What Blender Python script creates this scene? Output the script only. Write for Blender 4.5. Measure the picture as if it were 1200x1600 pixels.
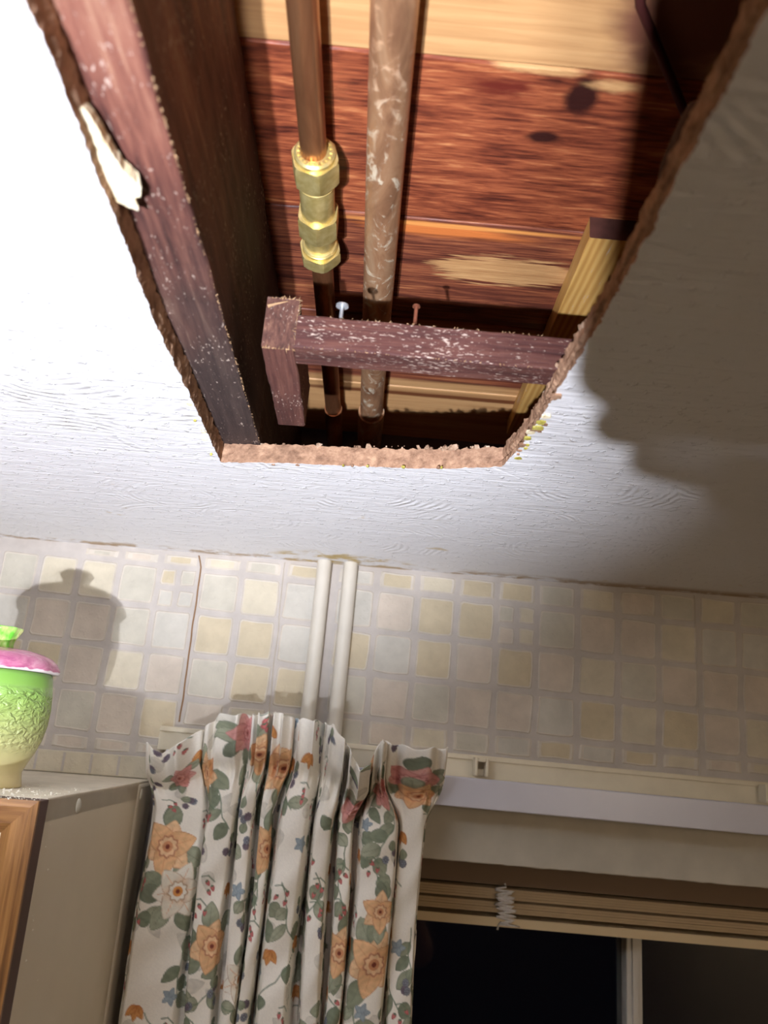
import bpy, bmesh, math, random
import numpy as np
from mathutils import Matrix, Vector, noise as mnoise
random.seed(7); rng = np.random.default_rng(7)
PI = math.pi
S = bpy.context.scene
for o in list(bpy.data.objects): bpy.data.objects.remove(o)
COL = S.collection

# ------------------------------------------------------------------ camera, world, light, exposure
# All coordinates below are metres with the lens at x=0, y=0, z=0; Z0 lifts everything so that the floor is z=0.
Z0 = 2.207
F_PX, PITCH, ROLL, YAW = 1280.0, math.radians(16.0), math.radians(4.4), math.radians(1.2)
fw = Vector((math.sin(YAW)*math.cos(PITCH), math.cos(YAW)*math.cos(PITCH), math.sin(PITCH)))
r0 = Vector((math.cos(YAW), -math.sin(YAW), 0)); u0 = r0.cross(fw)
RT = math.cos(ROLL)*r0 + math.sin(ROLL)*u0
UP = math.cos(ROLL)*u0 - math.sin(ROLL)*r0
cd = bpy.data.cameras.new('camera'); cam = bpy.data.objects.new('camera', cd); COL.objects.link(cam)
cd.sensor_fit = 'VERTICAL'; cd.sensor_height = 36.0; cd.sensor_width = 27.0
cd.lens = F_PX/1600*36.0; cd.clip_start = 0.01; cd.clip_end = 50
cd.dof.use_dof = True; cd.dof.focus_distance = 0.62; cd.dof.aperture_fstop = 9.0
cam.matrix_world = Matrix(((RT.x, UP.x, -fw.x, 0), (RT.y, UP.y, -fw.y, 0), (RT.z, UP.z, -fw.z, Z0), (0, 0, 0, 1)))
S.camera = cam

w = bpy.data.worlds.new('night'); S.world = w; w.use_nodes = True
w.node_tree.nodes['Background'].inputs[0].default_value = (0.010, 0.013, 0.028, 1)
w.node_tree.nodes['Background'].inputs[1].default_value = 0.06

LP = Vector((-0.132, -0.29, -0.27))                      # hand torch, low and left behind the lens
AIM = Vector((-0.17, 0.26, 0.193))
for nm, off, en, sz in (('torch_light', Vector((0, 0, 0)), 76, 0.0055), ('torch_light_second_lamp', Vector((0.034, -0.028, -0.012)), 26, 0.013)):     # its two small lamps
    tl = bpy.data.lights.new(nm, 'SPOT'); to = bpy.data.objects.new(nm, tl); COL.objects.link(to)
    tl.energy = en; tl.color = (0.83, 0.87, 1.0); tl.spot_size = math.radians(58); tl.spot_blend = 0.70; tl.shadow_soft_size = sz
    to.location = LP + off + Vector((0, 0, Z0))
    to.rotation_euler = (AIM - LP - off).to_track_quat('-Z', 'Y').to_euler()
hl = bpy.data.lights.new('torch_hotspot', 'SPOT'); ho = bpy.data.objects.new('torch_hotspot', hl); COL.objects.link(ho)   # the torch's bright beam centre
hl.energy = 340; hl.color = (0.85, 0.90, 1.0); hl.spot_size = math.radians(33); hl.spot_blend = 1.0; hl.shadow_soft_size = 0.009
ho.location = LP + Vector((0, 0, Z0))
ho.rotation_euler = (Vector((-0.31, 0.15, 0.193)) - LP).to_track_quat('-Z', 'Y').to_euler()

rl = bpy.data.lights.new('added_fill_light', 'POINT'); ro = bpy.data.objects.new('added_fill_light', rl); COL.objects.link(ro)  # added warm fill with no known lamp, lifts the cabinet side and dim areas
rl.energy = 9.5; rl.color = (1.0, 0.82, 0.62); rl.shadow_soft_size = 0.09
ro.location = Vector((0.75, -0.75, 0.04 + Z0))

V = S.view_settings
V.view_transform = 'Standard'; V.look = 'None'; V.gamma = 1.0; V.exposure = 0.0; V.use_curve_mapping = False

# ------------------------------------------------------------------ helpers
def srgb(r, g, b):
    f = lambda c: (c/255/12.92) if c/255 <= .04045 else ((c/255+.055)/1.055)**2.4
    return (f(r), f(g), f(b), 1.0)

class NT:
    """tiny node-tree writer"""
    def __init__(s, name, rough=0.6, spec=0.3, metal=0.0):
        s.m = bpy.data.materials.new(name); s.m.use_nodes = True; s.t = s.m.node_tree
        s.b = s.t.nodes['Principled BSDF']
        s.b.inputs['Roughness'].default_value = rough; s.b.inputs['Metallic'].default_value = metal
        s.b.inputs['Specular IOR Level'].default_value = spec
    def n(s, typ, **kw):
        x = s.t.nodes.new(typ)
        for k, v in kw.items(): setattr(x, k, v)
        return x
    def put(s, sock, v):
        if hasattr(v, 'is_output'): s.t.links.new(v, sock)
        else: sock.default_value = v
    def math(s, op, a, b=0.0, c=0.0, clamp=False):
        x = s.n('ShaderNodeMath', operation=op); x.use_clamp = clamp
        for i, v in enumerate((a, b, c)): s.put(x.inputs[i], v)
        return x.outputs[0]
    def pos(s):
        return s.n('ShaderNodeNewGeometry').outputs['Position']
    def xyz(s):
        x = s.n('ShaderNodeSeparateXYZ'); s.put(x.inputs[0], s.pos()); return x.outputs
    def scaled(s, sc, off=(0, 0, 0), rot=(0, 0, 0)):
        x = s.n('ShaderNodeMapping'); s.put(x.inputs['Vector'], s.pos())
        x.inputs['Location'].default_value = off; x.inputs['Rotation'].default_value = rot; x.inputs['Scale'].default_value = sc
        return x.outputs[0]
    def noise(s, vec, scale=1.0, detail=4, rough=0.55, dist=0.0):
        x = s.n('ShaderNodeTexNoise'); s.put(x.inputs['Vector'], vec); x.inputs['Scale'].default_value = scale
        x.inputs['Detail'].default_value = detail; x.inputs['Roughness'].default_value = rough; x.inputs['Distortion'].default_value = dist
        return x.outputs[0]
    def ramp(s, fac, stops):
        x = s.n('ShaderNodeValToRGB'); s.put(x.inputs[0], fac); e = x.color_ramp.elements
        while len(e) < len(stops): e.new(0.5)
        for el, (p, c) in zip(e, stops): el.position = p; el.color = c
        return x.outputs[0]
    def step(s, v, lo, hi):
        x = s.n('ShaderNodeMapRange'); x.interpolation_type = 'SMOOTHSTEP'; s.put(x.inputs[0], v)
        x.inputs[1].default_value = lo; x.inputs[2].default_value = hi; return x.outputs[0]
    def mix(s, fac, a, b):
        x = s.n('ShaderNodeMix', data_type='RGBA'); s.put(x.inputs[0], fac); s.put(x.inputs[6], a); s.put(x.inputs[7], b); return x.outputs[2]
    def ellipse(s, cx, cy, rx, ry, wob=0.0, wscale=(60, 60, 60), soft=0.25, z=None):
        o = s.xyz(); a, bb = (o[0], o[1]) if z is None else (o[0], o[2])
        dx = s.math('DIVIDE', s.math('SUBTRACT', a, cx), rx); dy = s.math('DIVIDE', s.math('SUBTRACT', bb, cy), ry)
        d = s.math('SQRT', s.math('ADD', s.math('MULTIPLY', dx, dx), s.math('MULTIPLY', dy, dy)))
        if wob: d = s.math('ADD', d, s.math('MULTIPLY', s.math('SUBTRACT', s.noise(s.scaled(wscale)), 0.5), wob))
        return s.math('SUBTRACT', 1.0, s.step(d, 1-soft, 1+soft))
    def bump(s, h, strength=0.5, dist=0.001):
        x = s.n('ShaderNodeBump'); x.inputs['Strength'].default_value = strength; x.inputs['Distance'].default_value = dist
        s.put(x.inputs['Height'], h); s.t.links.new(x.outputs[0], s.b.inputs['Normal'])
    def col(s, c): s.put(s.b.inputs['Base Color'], c); return s
    def rough(s, c): s.put(s.b.inputs['Roughness'], c); return s

def plain(name, c, rough=0.6, spec=0.3, metal=0.0, grain=0.0, gscale=80):
    t = NT(name, rough, spec, metal)
    n = t.noise(t.scaled((1, 1, 1)), gscale, 4)
    lo = tuple(v*(1-grain) for v in c[:3])+(1,); hi = tuple(min(1, v*(1+grain)) for v in c[:3])+(1,)
    t.col(t.ramp(n, [(0.3, lo), (0.7, hi)]))
    return t.m

def wood(name, stops, axis='X', fine=260, along=9, patches=(), dust=0.0, rough=0.5, bump=0.35, lines=0.0, spec=0.35, seed=0.0):
    t = NT(name, rough, spec)
    sc = {'X': (along, fine, fine), 'Y': (fine, along, fine), 'Z': (fine, fine, along)}[axis]
    sc2 = {'X': (along*.5, fine*.22, fine*.22), 'Y': (fine*.22, along*.5, fine*.22), 'Z': (fine*.22, fine*.22, along*.5)}[axis]
    g = t.noise(t.scaled(sc, (seed, seed*1.7, 0)), 1, 6, 0.65, 0.4)
    g2 = t.noise(t.scaled(sc2, (seed*2, seed, 0)), 1, 4, 0.5, 0.6)
    f = t.math('ADD', t.math('MULTIPLY', g, 0.55), t.math('MULTIPLY', g2, 0.45))
    if lines:
        sl = t.scaled({'X': (1, 1, 1), 'Y': (1, .12, 1), 'Z': (1, 1, 1)}[axis])
        wv = t.n('ShaderNodeTexWave', wave_type='BANDS', bands_direction='X' if axis == 'Y' else 'Y'); t.put(wv.inputs['Vector'], sl)
        wv.inputs['Scale'].default_value = lines; wv.inputs['Distortion'].default_value = 2.5; wv.inputs['Detail'].default_value = 2
        f = t.math('ADD', t.math('MULTIPLY', f, 0.62), t.math('MULTIPLY', wv.outputs[0], 0.30))
    c = t.ramp(f, stops)
    for (cx, cy, rx, ry, colr, wob, ws, soft) in patches:
        c = t.mix(t.ellipse(cx, cy, rx, ry, wob, ws, soft), c, colr if not callable(colr) else colr(t, f))
    if dust:
        d = t.noise(t.scaled(tuple(v*.8 if v < 50 else v*2.2 for v in [a*6 if a < 50 else a for a in sc])), 1, 3, 0.6)
        cl = t.noise(t.scaled((30, 30, 30)), 1, 3)
        m = t.step(t.math('ADD', d, t.math('MULTIPLY', t.math('SUBTRACT', cl, 0.5), 0.35)), 0.66-0.1*dust, 0.76-0.08*dust)
        c = t.mix(t.math('MULTIPLY', m, 0.8), c, srgb(196, 176, 160))
    t.col(c); t.bump(g, bump, 0.0012)
    return t.m

def srt_origin(vs):
    a = np.array(vs); return Vector(((a[:, 0].min()+a[:, 0].max())/2, (a[:, 1].min()+a[:, 1].max())/2, a[:, 2].min()))

ORG = {}
def link(name, me, loc, parent=None):
    o = bpy.data.objects.new(name, me); COL.objects.link(o)
    loc = Vector(loc); ORG[o.name] = loc
    if parent is not None:
        o.parent = parent; o.location = loc - ORG[parent.name]
    else:
        o.location = loc + Vector((0, 0, Z0))
    return o
def tag(o, label=None, cat=None, group=None, kind=None):
    for k, v in (('label', label), ('category', cat), ('group', group), ('kind', kind)):
        if v: o[k] = v
    return o
def empty(name, loc):
    return link(name, None, loc)
def mesh(name, vs, fs, mats, parent=None, smooth=False, fmat=None, origin=None, auto=None):
    og = Vector(origin) if origin is not None else srt_origin(vs)
    me = bpy.data.meshes.new(name); me.from_pydata([tuple(Vector(v)-og) for v in vs], [], fs)
    for m in (mats if isinstance(mats, (list, tuple)) else [mats]): me.materials.append(m)
    if fmat is not None: me.polygons.foreach_set('material_index', fmat)
    if smooth: me.polygons.foreach_set('use_smooth', [True]*len(fs))
    if auto is not None: me.set_sharp_from_angle(angle=math.radians(auto))
    me.update(); return link(name, me, og, parent)
def copy_to(o, loc, parent=None):
    c = o.copy(); COL.objects.link(c); loc = Vector(loc); ORG[c.name] = loc
    if parent is not None: c.parent = parent; c.location = loc-ORG[parent.name]
    else: c.location = loc+Vector((0, 0, Z0))
    return c

class MB:
    def __init__(s): s.v = []; s.f = []; s.m = []
    def add(s, vs, fs, mi=0):
        k = len(s.v); s.v += [tuple(v) for v in vs]; s.f += [tuple(i+k for i in f) for f in fs]; s.m += [mi]*len(fs)
    def box(s, x0, x1, y0, y1, z0, z1, mi=0, bev=0.0, mat=None):
        bm = bmesh.new(); bmesh.ops.create_cube(bm, size=1)
        for v in bm.verts: v.co = Vector(((x0+x1)/2+v.co.x*(x1-x0), (y0+y1)/2+v.co.y*(y1-y0), (z0+z1)/2+v.co.z*(z1-z0)))
        if bev: bmesh.ops.bevel(bm, geom=bm.edges[:], offset=bev, segments=2, affect='EDGES', profile=0.5)
        if mat is not None: bmesh.ops.transform(bm, matrix=mat, verts=bm.verts)
        bm.verts.index_update(); s.add([v.co[:] for v in bm.verts], [[v.index for v in f.verts] for f in bm.faces], mi); bm.free()
    def tube(s, pts, rad, n=16, mi=0, cap=True):
        pts = [Vector(p) for p in pts]; rads = rad if isinstance(rad, (list, tuple)) else [rad]*len(pts); k = len(s.v); vs = []; fs = []
        ref = None
        for i, p in enumerate(pts):
            d = (pts[min(i+1, len(pts)-1)]-pts[max(i-1, 0)]).normalized()
            if ref is None: ref = d.orthogonal().normalized()
            ref = (ref-d*ref.dot(d)).normalized(); b = d.cross(ref)
            for j in range(n): a = 2*PI*j/n; vs.append(p+(ref*math.cos(a)+b*math.sin(a))*rads[i])
        for i in range(len(pts)-1):
            for j in range(n): fs.append((i*n+j, i*n+(j+1) % n, (i+1)*n+(j+1) % n, (i+1)*n+j))
        if cap: fs.append(tuple(range(n-1, -1, -1))); fs.append(tuple((len(pts)-1)*n+j for j in range(n)))
        s.add(vs, fs, mi)
    def lathe(s, prof, c, n=48, mi=0, axis='Z', rmod=None):
        vs = []; fs = []
        for i, (r, h) in enumerate(prof):
            for j in range(n):
                a = 2*PI*j/n; rr = r*(rmod(a, h) if rmod else 1)
                vs.append((c[0]+rr*math.cos(a), c[1]+rr*math.sin(a), c[2]+h))
        for i in range(len(prof)-1):
            for j in range(n): fs.append((i*n+j, i*n+(j+1) % n, (i+1)*n+(j+1) % n, (i+1)*n+j))
        fs.append(tuple(range(n-1, -1, -1))); fs.append(tuple((len(prof)-1)*n+j for j in range(n)))
        s.add(vs, fs, mi)
    def out(s, name, mats, parent=None, smooth=False, auto=None, origin=None):
        return mesh(name, s.v, s.f, mats, parent, smooth, s.m, origin, auto)

def beam(mb, axis, a0, a1, c0, c1, z0, z1, seg=0.01, rnd=0.0015, jit=0.0006, bow=0.0, skew=0.0, mi=0, seed=0):
    """sawn timber along an axis with rounded, slightly uneven arrises; skew shifts the section sideways along its run"""
    n = max(2, int((a1-a0)/seg)); vs = []; fs = []
    sec = []
    for (cx, cz, s0) in ((c1, z1, 0), (c0, z1, 1), (c0, z0, 2), (c1, z0, 3)):
        for k in range(3):
            a = PI/2*s0+PI/2*k/2
            ox = cx-rnd*(1 if cx == c1 else -1); oz = cz-rnd*(1 if cz == z1 else -1)
            sec.append((ox+rnd*math.cos(a), oz+rnd*math.sin(a)))
    m = len(sec)
    for i in range(n+1):
        t = i/n; a = a0+(a1-a0)*t
        for q, (c, z) in enumerate(sec):
            nz = mnoise.noise_vector(Vector((a*60+seed, q//3*7.3, seed)))
            vs.append((c+skew*t+jit*nz.x*1.6+jit*random.uniform(-.6, .6), a, z+bow*math.sin(PI*t)+jit*nz.y+jit*random.uniform(-.4, .4)))
    if axis == 'X': vs = [(y, x, z) for (x, y, z) in vs]
    for i in range(n):
        for q in range(m):
            f = (i*m+q, i*m+(q+1) % m, (i+1)*m+(q+1) % m, (i+1)*m+q)
            fs.append(f if axis == 'X' else f[::-1])
    e0 = tuple(range(m)); e1 = tuple(n*m+q for q in range(m))
    fs.append(e0[::-1] if axis == 'X' else e0); fs.append(e1 if axis == 'X' else e1[::-1])
    mb.add(vs, fs, mi)

# ------------------------------------------------------------------ materials
HZ = 0.193                                           # underside of the ceiling above the lens
def ceiling_mat():
    t = NT('white_swirled_ceiling_paint', 0.42, 0.45)
    vo = t.n('ShaderNodeTexVoronoi', voronoi_dimensions='2D', feature='F1'); t.put(vo.inputs['Vector'], t.scaled((1, 1, 1))); vo.inputs['Scale'].default_value = 8.5
    d = t.math('MULTIPLY', vo.outputs['Distance'], 1/8.5)
    wob = t.noise(t.scaled((1, 1, 1)), 22, 2)
    ring = t.math('SINE', t.math('ADD', t.math('MULTIPLY', d, 900), t.math('MULTIPLY', wob, 16)))
    msk = t.math('MULTIPLY', t.step(d, 0.012, 0.03), t.math('MULTIPLY', t.step(t.noise(t.scaled((1, 1, 1), (2.2, 0.4, 0)), 16, 2), 0.50, 0.66), t.step(t.noise(t.scaled((1, 1, 1)), 60, 2), 0.35, 0.6)))
    strk = t.noise(t.scaled((14, 190, 1), (3, 0, 0)), 1, 4, 0.6, 1.2)
    pit = t.noise(t.scaled((1, 1, 1)), 150, 3, 0.55)
    pit = t.step(pit, 0.58, 0.70)
    h = t.math('ADD', t.math('MULTIPLY', t.math('MULTIPLY', ring, msk), 0.30), t.math('MULTIPLY', strk, 0.85))
    h = t.math('ADD', h, t.math('MULTIPLY', pit, 0.55))
    h = t.math('ADD', h, t.math('MULTIPLY', t.noise(t.scaled((1, 1, 1)), 45, 3), 0.8))
    o = t.xyz()
    st = t.noise(t.scaled((38, 60, 1)), 1, 5, 0.65)
    near_wall = t.step(o[1], 0.868, 0.894)
    c = t.mix(t.math('MULTIPLY', t.math('MULTIPLY', near_wall, t.step(t.math('ADD', st, t.math('MULTIPLY', t.step(o[0], 0.10, 0.30), 0.10)), 0.47, 0.58)), 0.9), srgb(231, 229, 228), srgb(158, 124, 68))
    st2 = t.noise(t.scaled((24, 30, 1), (5, 2, 0)), 1, 5, 0.7)
    far = t.step(o[1], 0.60, 0.72)
    c = t.mix(t.math('MULTIPLY', t.math('MULTIPLY', t.step(st2, 0.665, 0.71), far), 0.6), c, srgb(196, 168, 104))
    c = t.mix(t.math('MULTIPLY', t.ellipse(-0.03, 0.875, 0.07, 0.03, 0.9, (60, 60, 1), 0.4), t.step(st, 0.47, 0.6)), c, srgb(188, 160, 92))
    t.col(c); t.bump(h, 0.80, 0.0017); return t.m
M_CEIL = ceiling_mat()
def edge_mat(name, a, b, c_):
    t = NT(name, 0.75, 0.2); n = t.noise(t.scaled((1, 1, 1)), 130, 5, 0.65)
    t.col(t.ramp(n, [(0.3, a), (0.52, b), (0.75, c_)])); t.bump(t.noise(t.scaled((1, 1, 1)), 420, 4), 0.8, 0.0012); return t.m
M_EDGE = edge_mat('brown_plaster_core', srgb(120, 90, 70), srgb(164, 128, 102), srgb(198, 162, 130))
M_FLAP = edge_mat('pale_plaster', srgb(214, 186, 140), srgb(240, 226, 190), srgb(250, 240, 214))
M_YEL = edge_mat('yellow_old_paint', srgb(140, 128, 52), srgb(188, 176, 84), srgb(216, 206, 140))
M_CRUMB = edge_mat('plaster_crumb', srgb(120, 90, 70), srgb(176, 146, 120), srgb(226, 208, 186))

RED = [(0.36, srgb(70, 32, 24)), (0.46, srgb(118, 58, 38)), (0.57, srgb(158, 86, 54)), (0.70, srgb(206, 140, 90))]
BROWNRED = [(0.36, srgb(58, 30, 24)), (0.47, srgb(102, 54, 40)), (0.58, srgb(146, 84, 56)), (0.72, srgb(202, 142, 90))]
TANS = [(0.30, srgb(158, 112, 70)), (0.5, srgb(192, 146, 96)), (0.72, srgb(216, 172, 118))]
KN = srgb(52, 24, 20)
tanc = lambda t, f: t.ramp(f, TANS)
M_B = {
 'tan': wood('pale_tan_floorboard_wood', TANS, 'X', 200, 7, [(0.135, 0.30, 0.035, 0.04, srgb(112, 70, 52), 1.2, (20, 50, 1), 0.4)], rough=0.55, bump=0.25, seed=1),
 'red': wood('red_stained_floorboard_wood', RED, 'X', 520, 44, [
    (0.0948, 0.3515, 0.0085, 0.0125, KN, 0.8, (120, 120, 1), 0.35), (0.0817, 0.3830, 0.010, 0.0042, KN, 0.8, (120, 200, 1), 0.45),
    (0.052, 0.350, 0.016, 0.006, srgb(96, 36, 26), 1.6, (60, 160, 1), 0.6),
    (0.07, 0.3345, 0.022, 0.0045, tanc, 1.4, (60, 160, 1), 0.4),
    (0.11, 0.343, 0.012, 0.004, tanc, 1.4, (60, 160, 1), 0.5)], rough=0.42, seed=4),
 'patch': wood('worn_red_floorboard_wood', BROWNRED, 'X', 560, 26, [
    (0.088, 0.520, 0.055, 0.017, tanc, 1.5, (26, 330, 1), 0.12), (0.036, 0.478, 0.05, 0.006, srgb(206, 118, 60), 1.5, (22, 300, 1), 0.5),
    (0.05, 0.472, 0.085, 0.0022, srgb(224, 150, 80), 0.9, (22, 300, 1), 0.5)], rough=0.42, seed=9),
 'brown': wood('dark_brown_floorboard_wood', BROWNRED, 'X', 300, 9, [(0.08, 0.725, 0.2, 0.012, tanc, 0.8, (20, 300, 1), 0.4)], rough=0.5, seed=12),
 'tan2': wood('yellow_tan_floorboard_wood', TANS, 'X', 260, 7, [(0.08, 0.745, 0.2, 0.0045, srgb(112, 66, 38), 0.7, (14, 200, 1), 0.5)], rough=0.5, seed=15),
}
JOI = [(0.34, srgb(56, 32, 28)), (0.45, srgb(94, 55, 46)), (0.56, srgb(124, 79, 64)), (0.70, srgb(160, 122, 98))]
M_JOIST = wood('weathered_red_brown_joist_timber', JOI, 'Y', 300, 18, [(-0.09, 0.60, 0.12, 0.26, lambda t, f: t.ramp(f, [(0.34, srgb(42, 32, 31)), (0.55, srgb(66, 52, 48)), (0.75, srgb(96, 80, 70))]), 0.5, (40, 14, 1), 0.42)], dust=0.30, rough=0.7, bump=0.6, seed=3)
BAT = [(0.30, srgb(48, 27, 25)), (0.48, srgb(80, 46, 41)), (0.68, srgb(114, 74, 62))]
M_BATX = wood('dusty_maroon_batten_timber', BAT, 'X', 420, 22, [], dust=0.62, rough=0.65, bump=0.6, seed=6)
M_BATY = wood('maroon_batten_timber', BAT, 'Y', 420, 22, [], dust=0.4, rough=0.65, bump=0.5, seed=8)
M_ENDG = wood('sawn_end_grain', [(0.34, srgb(62, 39, 33)), (0.52, srgb(94, 62, 52)), (0.70, srgb(134, 98, 78))], 'Z', 500, 200, [], dust=0.3, rough=0.8, bump=0.6)
M_PINE = wood('yellow_pine', [(0.2, srgb(170, 122, 62)), (0.5, srgb(200, 154, 84)), (0.8, srgb(220, 180, 110))], 'Y', 200, 8, [], lines=60, dust=0.25, rough=0.5, bump=0.3)
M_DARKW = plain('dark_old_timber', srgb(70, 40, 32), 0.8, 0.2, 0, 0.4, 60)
M_SPL = plain('pale_wood_splinter', srgb(168, 134, 98), 0.7, 0.3, 0, 0.3, 200)

def copper():
    t = NT('tarnished_copper', 0.34, 0.5, 0.85)
    n = t.noise(t.scaled((70, 14, 70)), 1, 5, 0.6, 0.6)
    c = t.ramp(n, [(0.30, srgb(146, 94, 62)), (0.55, srgb(190, 132, 90)), (0.75, srgb(214, 164, 118))])
    t.col(c); t.rough(t.ramp(n, [(0.3, (0.45,)*3+(1,)), (0.7, (0.30,)*3+(1,))])); return t.m
def copper_old():
    t = NT('old_copper_with_pale_flux_marks', 0.5, 0.4, 0.55)
    n = t.noise(t.scaled((60, 18, 60)), 1, 5, 0.6, 0.8)
    c = t.ramp(n, [(0.30, srgb(140, 98, 70)), (0.52, srgb(186, 140, 102)), (0.75, srgb(206, 170, 132))])
    s = t.step(t.noise(t.scaled((95, 62, 95), (2, 1, 0)), 1, 6, 0.66, 1.2), 0.52, 0.68)
    o = t.xyz(); dens = t.step(o[1], 0.27, 0.42)
    c = t.mix(t.math('MULTIPLY', s, t.math('MULTIPLY', dens, 0.8)), c, srgb(206, 198, 172)); t.col(c)
    t.put(t.b.inputs['Metallic'], t.math('SUBTRACT', 0.55, t.math('MULTIPLY', s, 0.5)))
    t.bump(s, 0.3, 0.0006); return t.m
M_COP, M_COP2 = copper(), copper_old()
def brassm():
    t = NT('bright_brass', 0.36, 0.5, 0.7); n = t.noise(t.scaled((1, 1, 1)), 160, 4)
    t.col(t.ramp(n, [(0.3, srgb(206, 180, 104)), (0.7, srgb(234, 214, 146))])); t.bump(n, 0.15, 0.0004); return t.m
M_BRASS = brassm()
M_STEEL = plain('galvanised_steel', srgb(190, 194, 196), 0.4, 0.5, 0.6, 0.15, 300)
M_RUST = plain('rusty_steel', srgb(120, 70, 50), 0.7, 0.3, 0.3, 0.3, 300)

def wallpaper(name, c, emb=1.0):
    t = NT(name, 0.5, 0.35); n = t.noise(t.scaled((1, 1, 1)), 34, 4, 0.6)
    n2 = t.noise(t.scaled((1, 1, 1)), 190, 3, 0.6)
    lo = tuple(v*0.88 for v in c[:3])+(1,); hi = tuple(min(1, v*1.07) for v in c[:3])+(1,)
    t.col(t.ramp(n, [(0.32, lo), (0.68, hi)])); t.bump(t.step(n2, 0.5, 0.7), 0.35*emb, 0.0006); return t.m
M_PAPER = wallpaper('lavender_grey_wallpaper_ground', srgb(192, 183, 173), 0.6)
M_TRIM_TILE = wallpaper('pale_embossed_rim', srgb(208, 198, 182), 0.2)
M_TILE = [wallpaper('printed_tile_cream', srgb(208, 197, 172)), wallpaper('printed_tile_grey', srgb(200, 194, 180)), wallpaper('printed_tile_sand', srgb(202, 187, 156)),
          wallpaper('printed_tile_stone', srgb(197, 190, 172)), wallpaper('printed_tile_blush', srgb(206, 192, 174))]
M_BROWN = plain('brown_stain_line', srgb(150, 112, 72), 0.8)
M_WHITE = plain('white_gloss_paint', srgb(214, 208, 196), 0.4, 0.4, 0, 0.04, 30)
M_LINT = plain('off_white_plaster_paint', srgb(204, 196, 180), 0.7, 0.2, 0, 0.08, 26)
M_CREAM = plain('cream_plastic', srgb(226, 214, 186), 0.45, 0.4, 0, 0.05, 40)
M_RAIL = plain('cool_white_plastic', srgb(206, 204, 212), 0.3, 0.5, 0, 0.03, 20)
M_ROOM = plain('beige_painted_wall', srgb(206, 192, 166), 0.8, 0.2, 0, 0.05, 8)
M_FLOOR = plain('brown_vinyl_floor', srgb(150, 124, 96), 0.6, 0.3, 0, 0.2, 10)
M_DARK = plain('dark_void', srgb(24, 22, 24), 0.9, 0.1)

# ------------------------------------------------------------------ setting: ceiling with the cut hole
def hole_loop():
    pts = [(-0.1060, -0.06), (-0.1062, 0.10), (-0.1071, 0.185), (-0.1069, 0.214), (-0.1087, 0.2575), (-0.1090, 0.284), (-0.1125, 0.366), (-0.1114, 0.463), (-0.1108, 0.5758),
           (-0.0603, 0.5655), (-0.0092, 0.5595), (0.0499, 0.5500), (0.0905, 0.5345), (0.0945, 0.50), (0.0969, 0.452), (0.0978, 0.382), (0.0986, 0.329), (0.0972, 0.274), (0.0949, 0.209), (0.0940, 0.168), (0.0935, 0.05), (0.093, -0.06)]
    out = []
    for i in range(len(pts)):
        a = Vector(pts[i]); b = Vector(pts[(i+1) % len(pts)]); n = max(1, int((b-a).length/0.0016))
        for k in range(n): out.append(a+(b-a)*k/n)
    return out
HL = hole_loop(); NH = len(HL)
TH = 0.0145
def edge_off(i, lay):
    p = HL[i]; a = HL[i-1]; b = HL[(i+1) % NH]; d = (b-a).normalized(); nrm = Vector((d.y, -d.x))      # towards the hole's inside is -nrm
    right = p.x > 0.088; left = p.x < -0.1
    amp = 0.0014 if right else (0.0009 if left else 0.0004)
    n1 = mnoise.noise(Vector((p.x*90, p.y*90, lay*3.1)))
    n2 = mnoise.noise(Vector((p.x*420, p.y*420, lay*9.7)))
    off = amp*n1+amp*0.7*n2
    return Vector((nrm.x*off, nrm.y*off))
LAY = [(0.0, 0), (0.0035, 1), (0.0060, 2), (0.0078, 3), (0.011, 4), (TH, 5)]
rings = []
for (dz, lay) in LAY:
    ring = []
    for i in range(NH):
        p = HL[i]+edge_off(i, lay)
        g = 0.0
        if lay == 2 and p.x > 0.085: g = 0.0022                     # crack between the two plaster coats on the right-hand cut
        if lay == 5: g += 0.0010*mnoise.noise(Vector((p.x*200, p.y*200, 4)))
        zz = HZ+dz+(0.0006*mnoise.noise(Vector((p.x*300, p.y*300, 1.5))) if lay == 0 else 0)+(0.0015*mnoise.noise(Vector((p.x*260, p.y*260, 8))) if lay == 5 else 0)
        ring.append((p.x+g, p.y, zz))
    rings.append(ring)
def ceiling_sheet(ring, z, flip):
    X0, X1, Y0, Y1 = -0.14, 0.13, -0.09, 0.61
    bm = bmesh.new(); k = 40; ol = []
    for (a, b) in (((X0, Y0), (X1, Y0)), ((X1, Y0), (X1, Y1)), ((X1, Y1), (X0, Y1)), ((X0, Y1), (X0, Y0))):
        for i in range(k): ol.append((a[0]+(b[0]-a[0])*i/k, a[1]+(b[1]-a[1])*i/k))
    ov = [bm.verts.new((x, y, z)) for x, y in ol]
    hv = [bm.verts.new(p) for p in ring]
    ed = [bm.edges.new((ov[i], ov[(i+1) % len(ov)])) for i in range(len(ov))]+[bm.edges.new((hv[i], hv[(i+1) % len(hv)])) for i in range(len(hv))]
    bmesh.ops.triangle_fill(bm, use_beauty=True, use_dissolve=False, edges=ed)
    for (a, b, c, d) in ((-1.2, X0, -2.0, 0.9), (X1, 1.3, -2.0, 0.9), (X0, X1, -2.0, Y0), (X0, X1, Y1, 0.9)):
        bm.faces.new([bm.verts.new(p) for p in ((a, c, z), (b, c, z), (b, d, z), (a, d, z))])
    bm.verts.index_update(); bm.normal_update()
    vs = [v.co[:] for v in bm.verts]; fs = []
    for f in bm.faces:
        idx = [v.index for v in f.verts]
        fs.append(idx if (f.normal.z < 0) != flip else idx[::-1])
    bm.free(); return vs, fs
mb = MB(); vs, fs = ceiling_sheet(rings[0], HZ, False); mb.add(vs, fs, 0)
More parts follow.
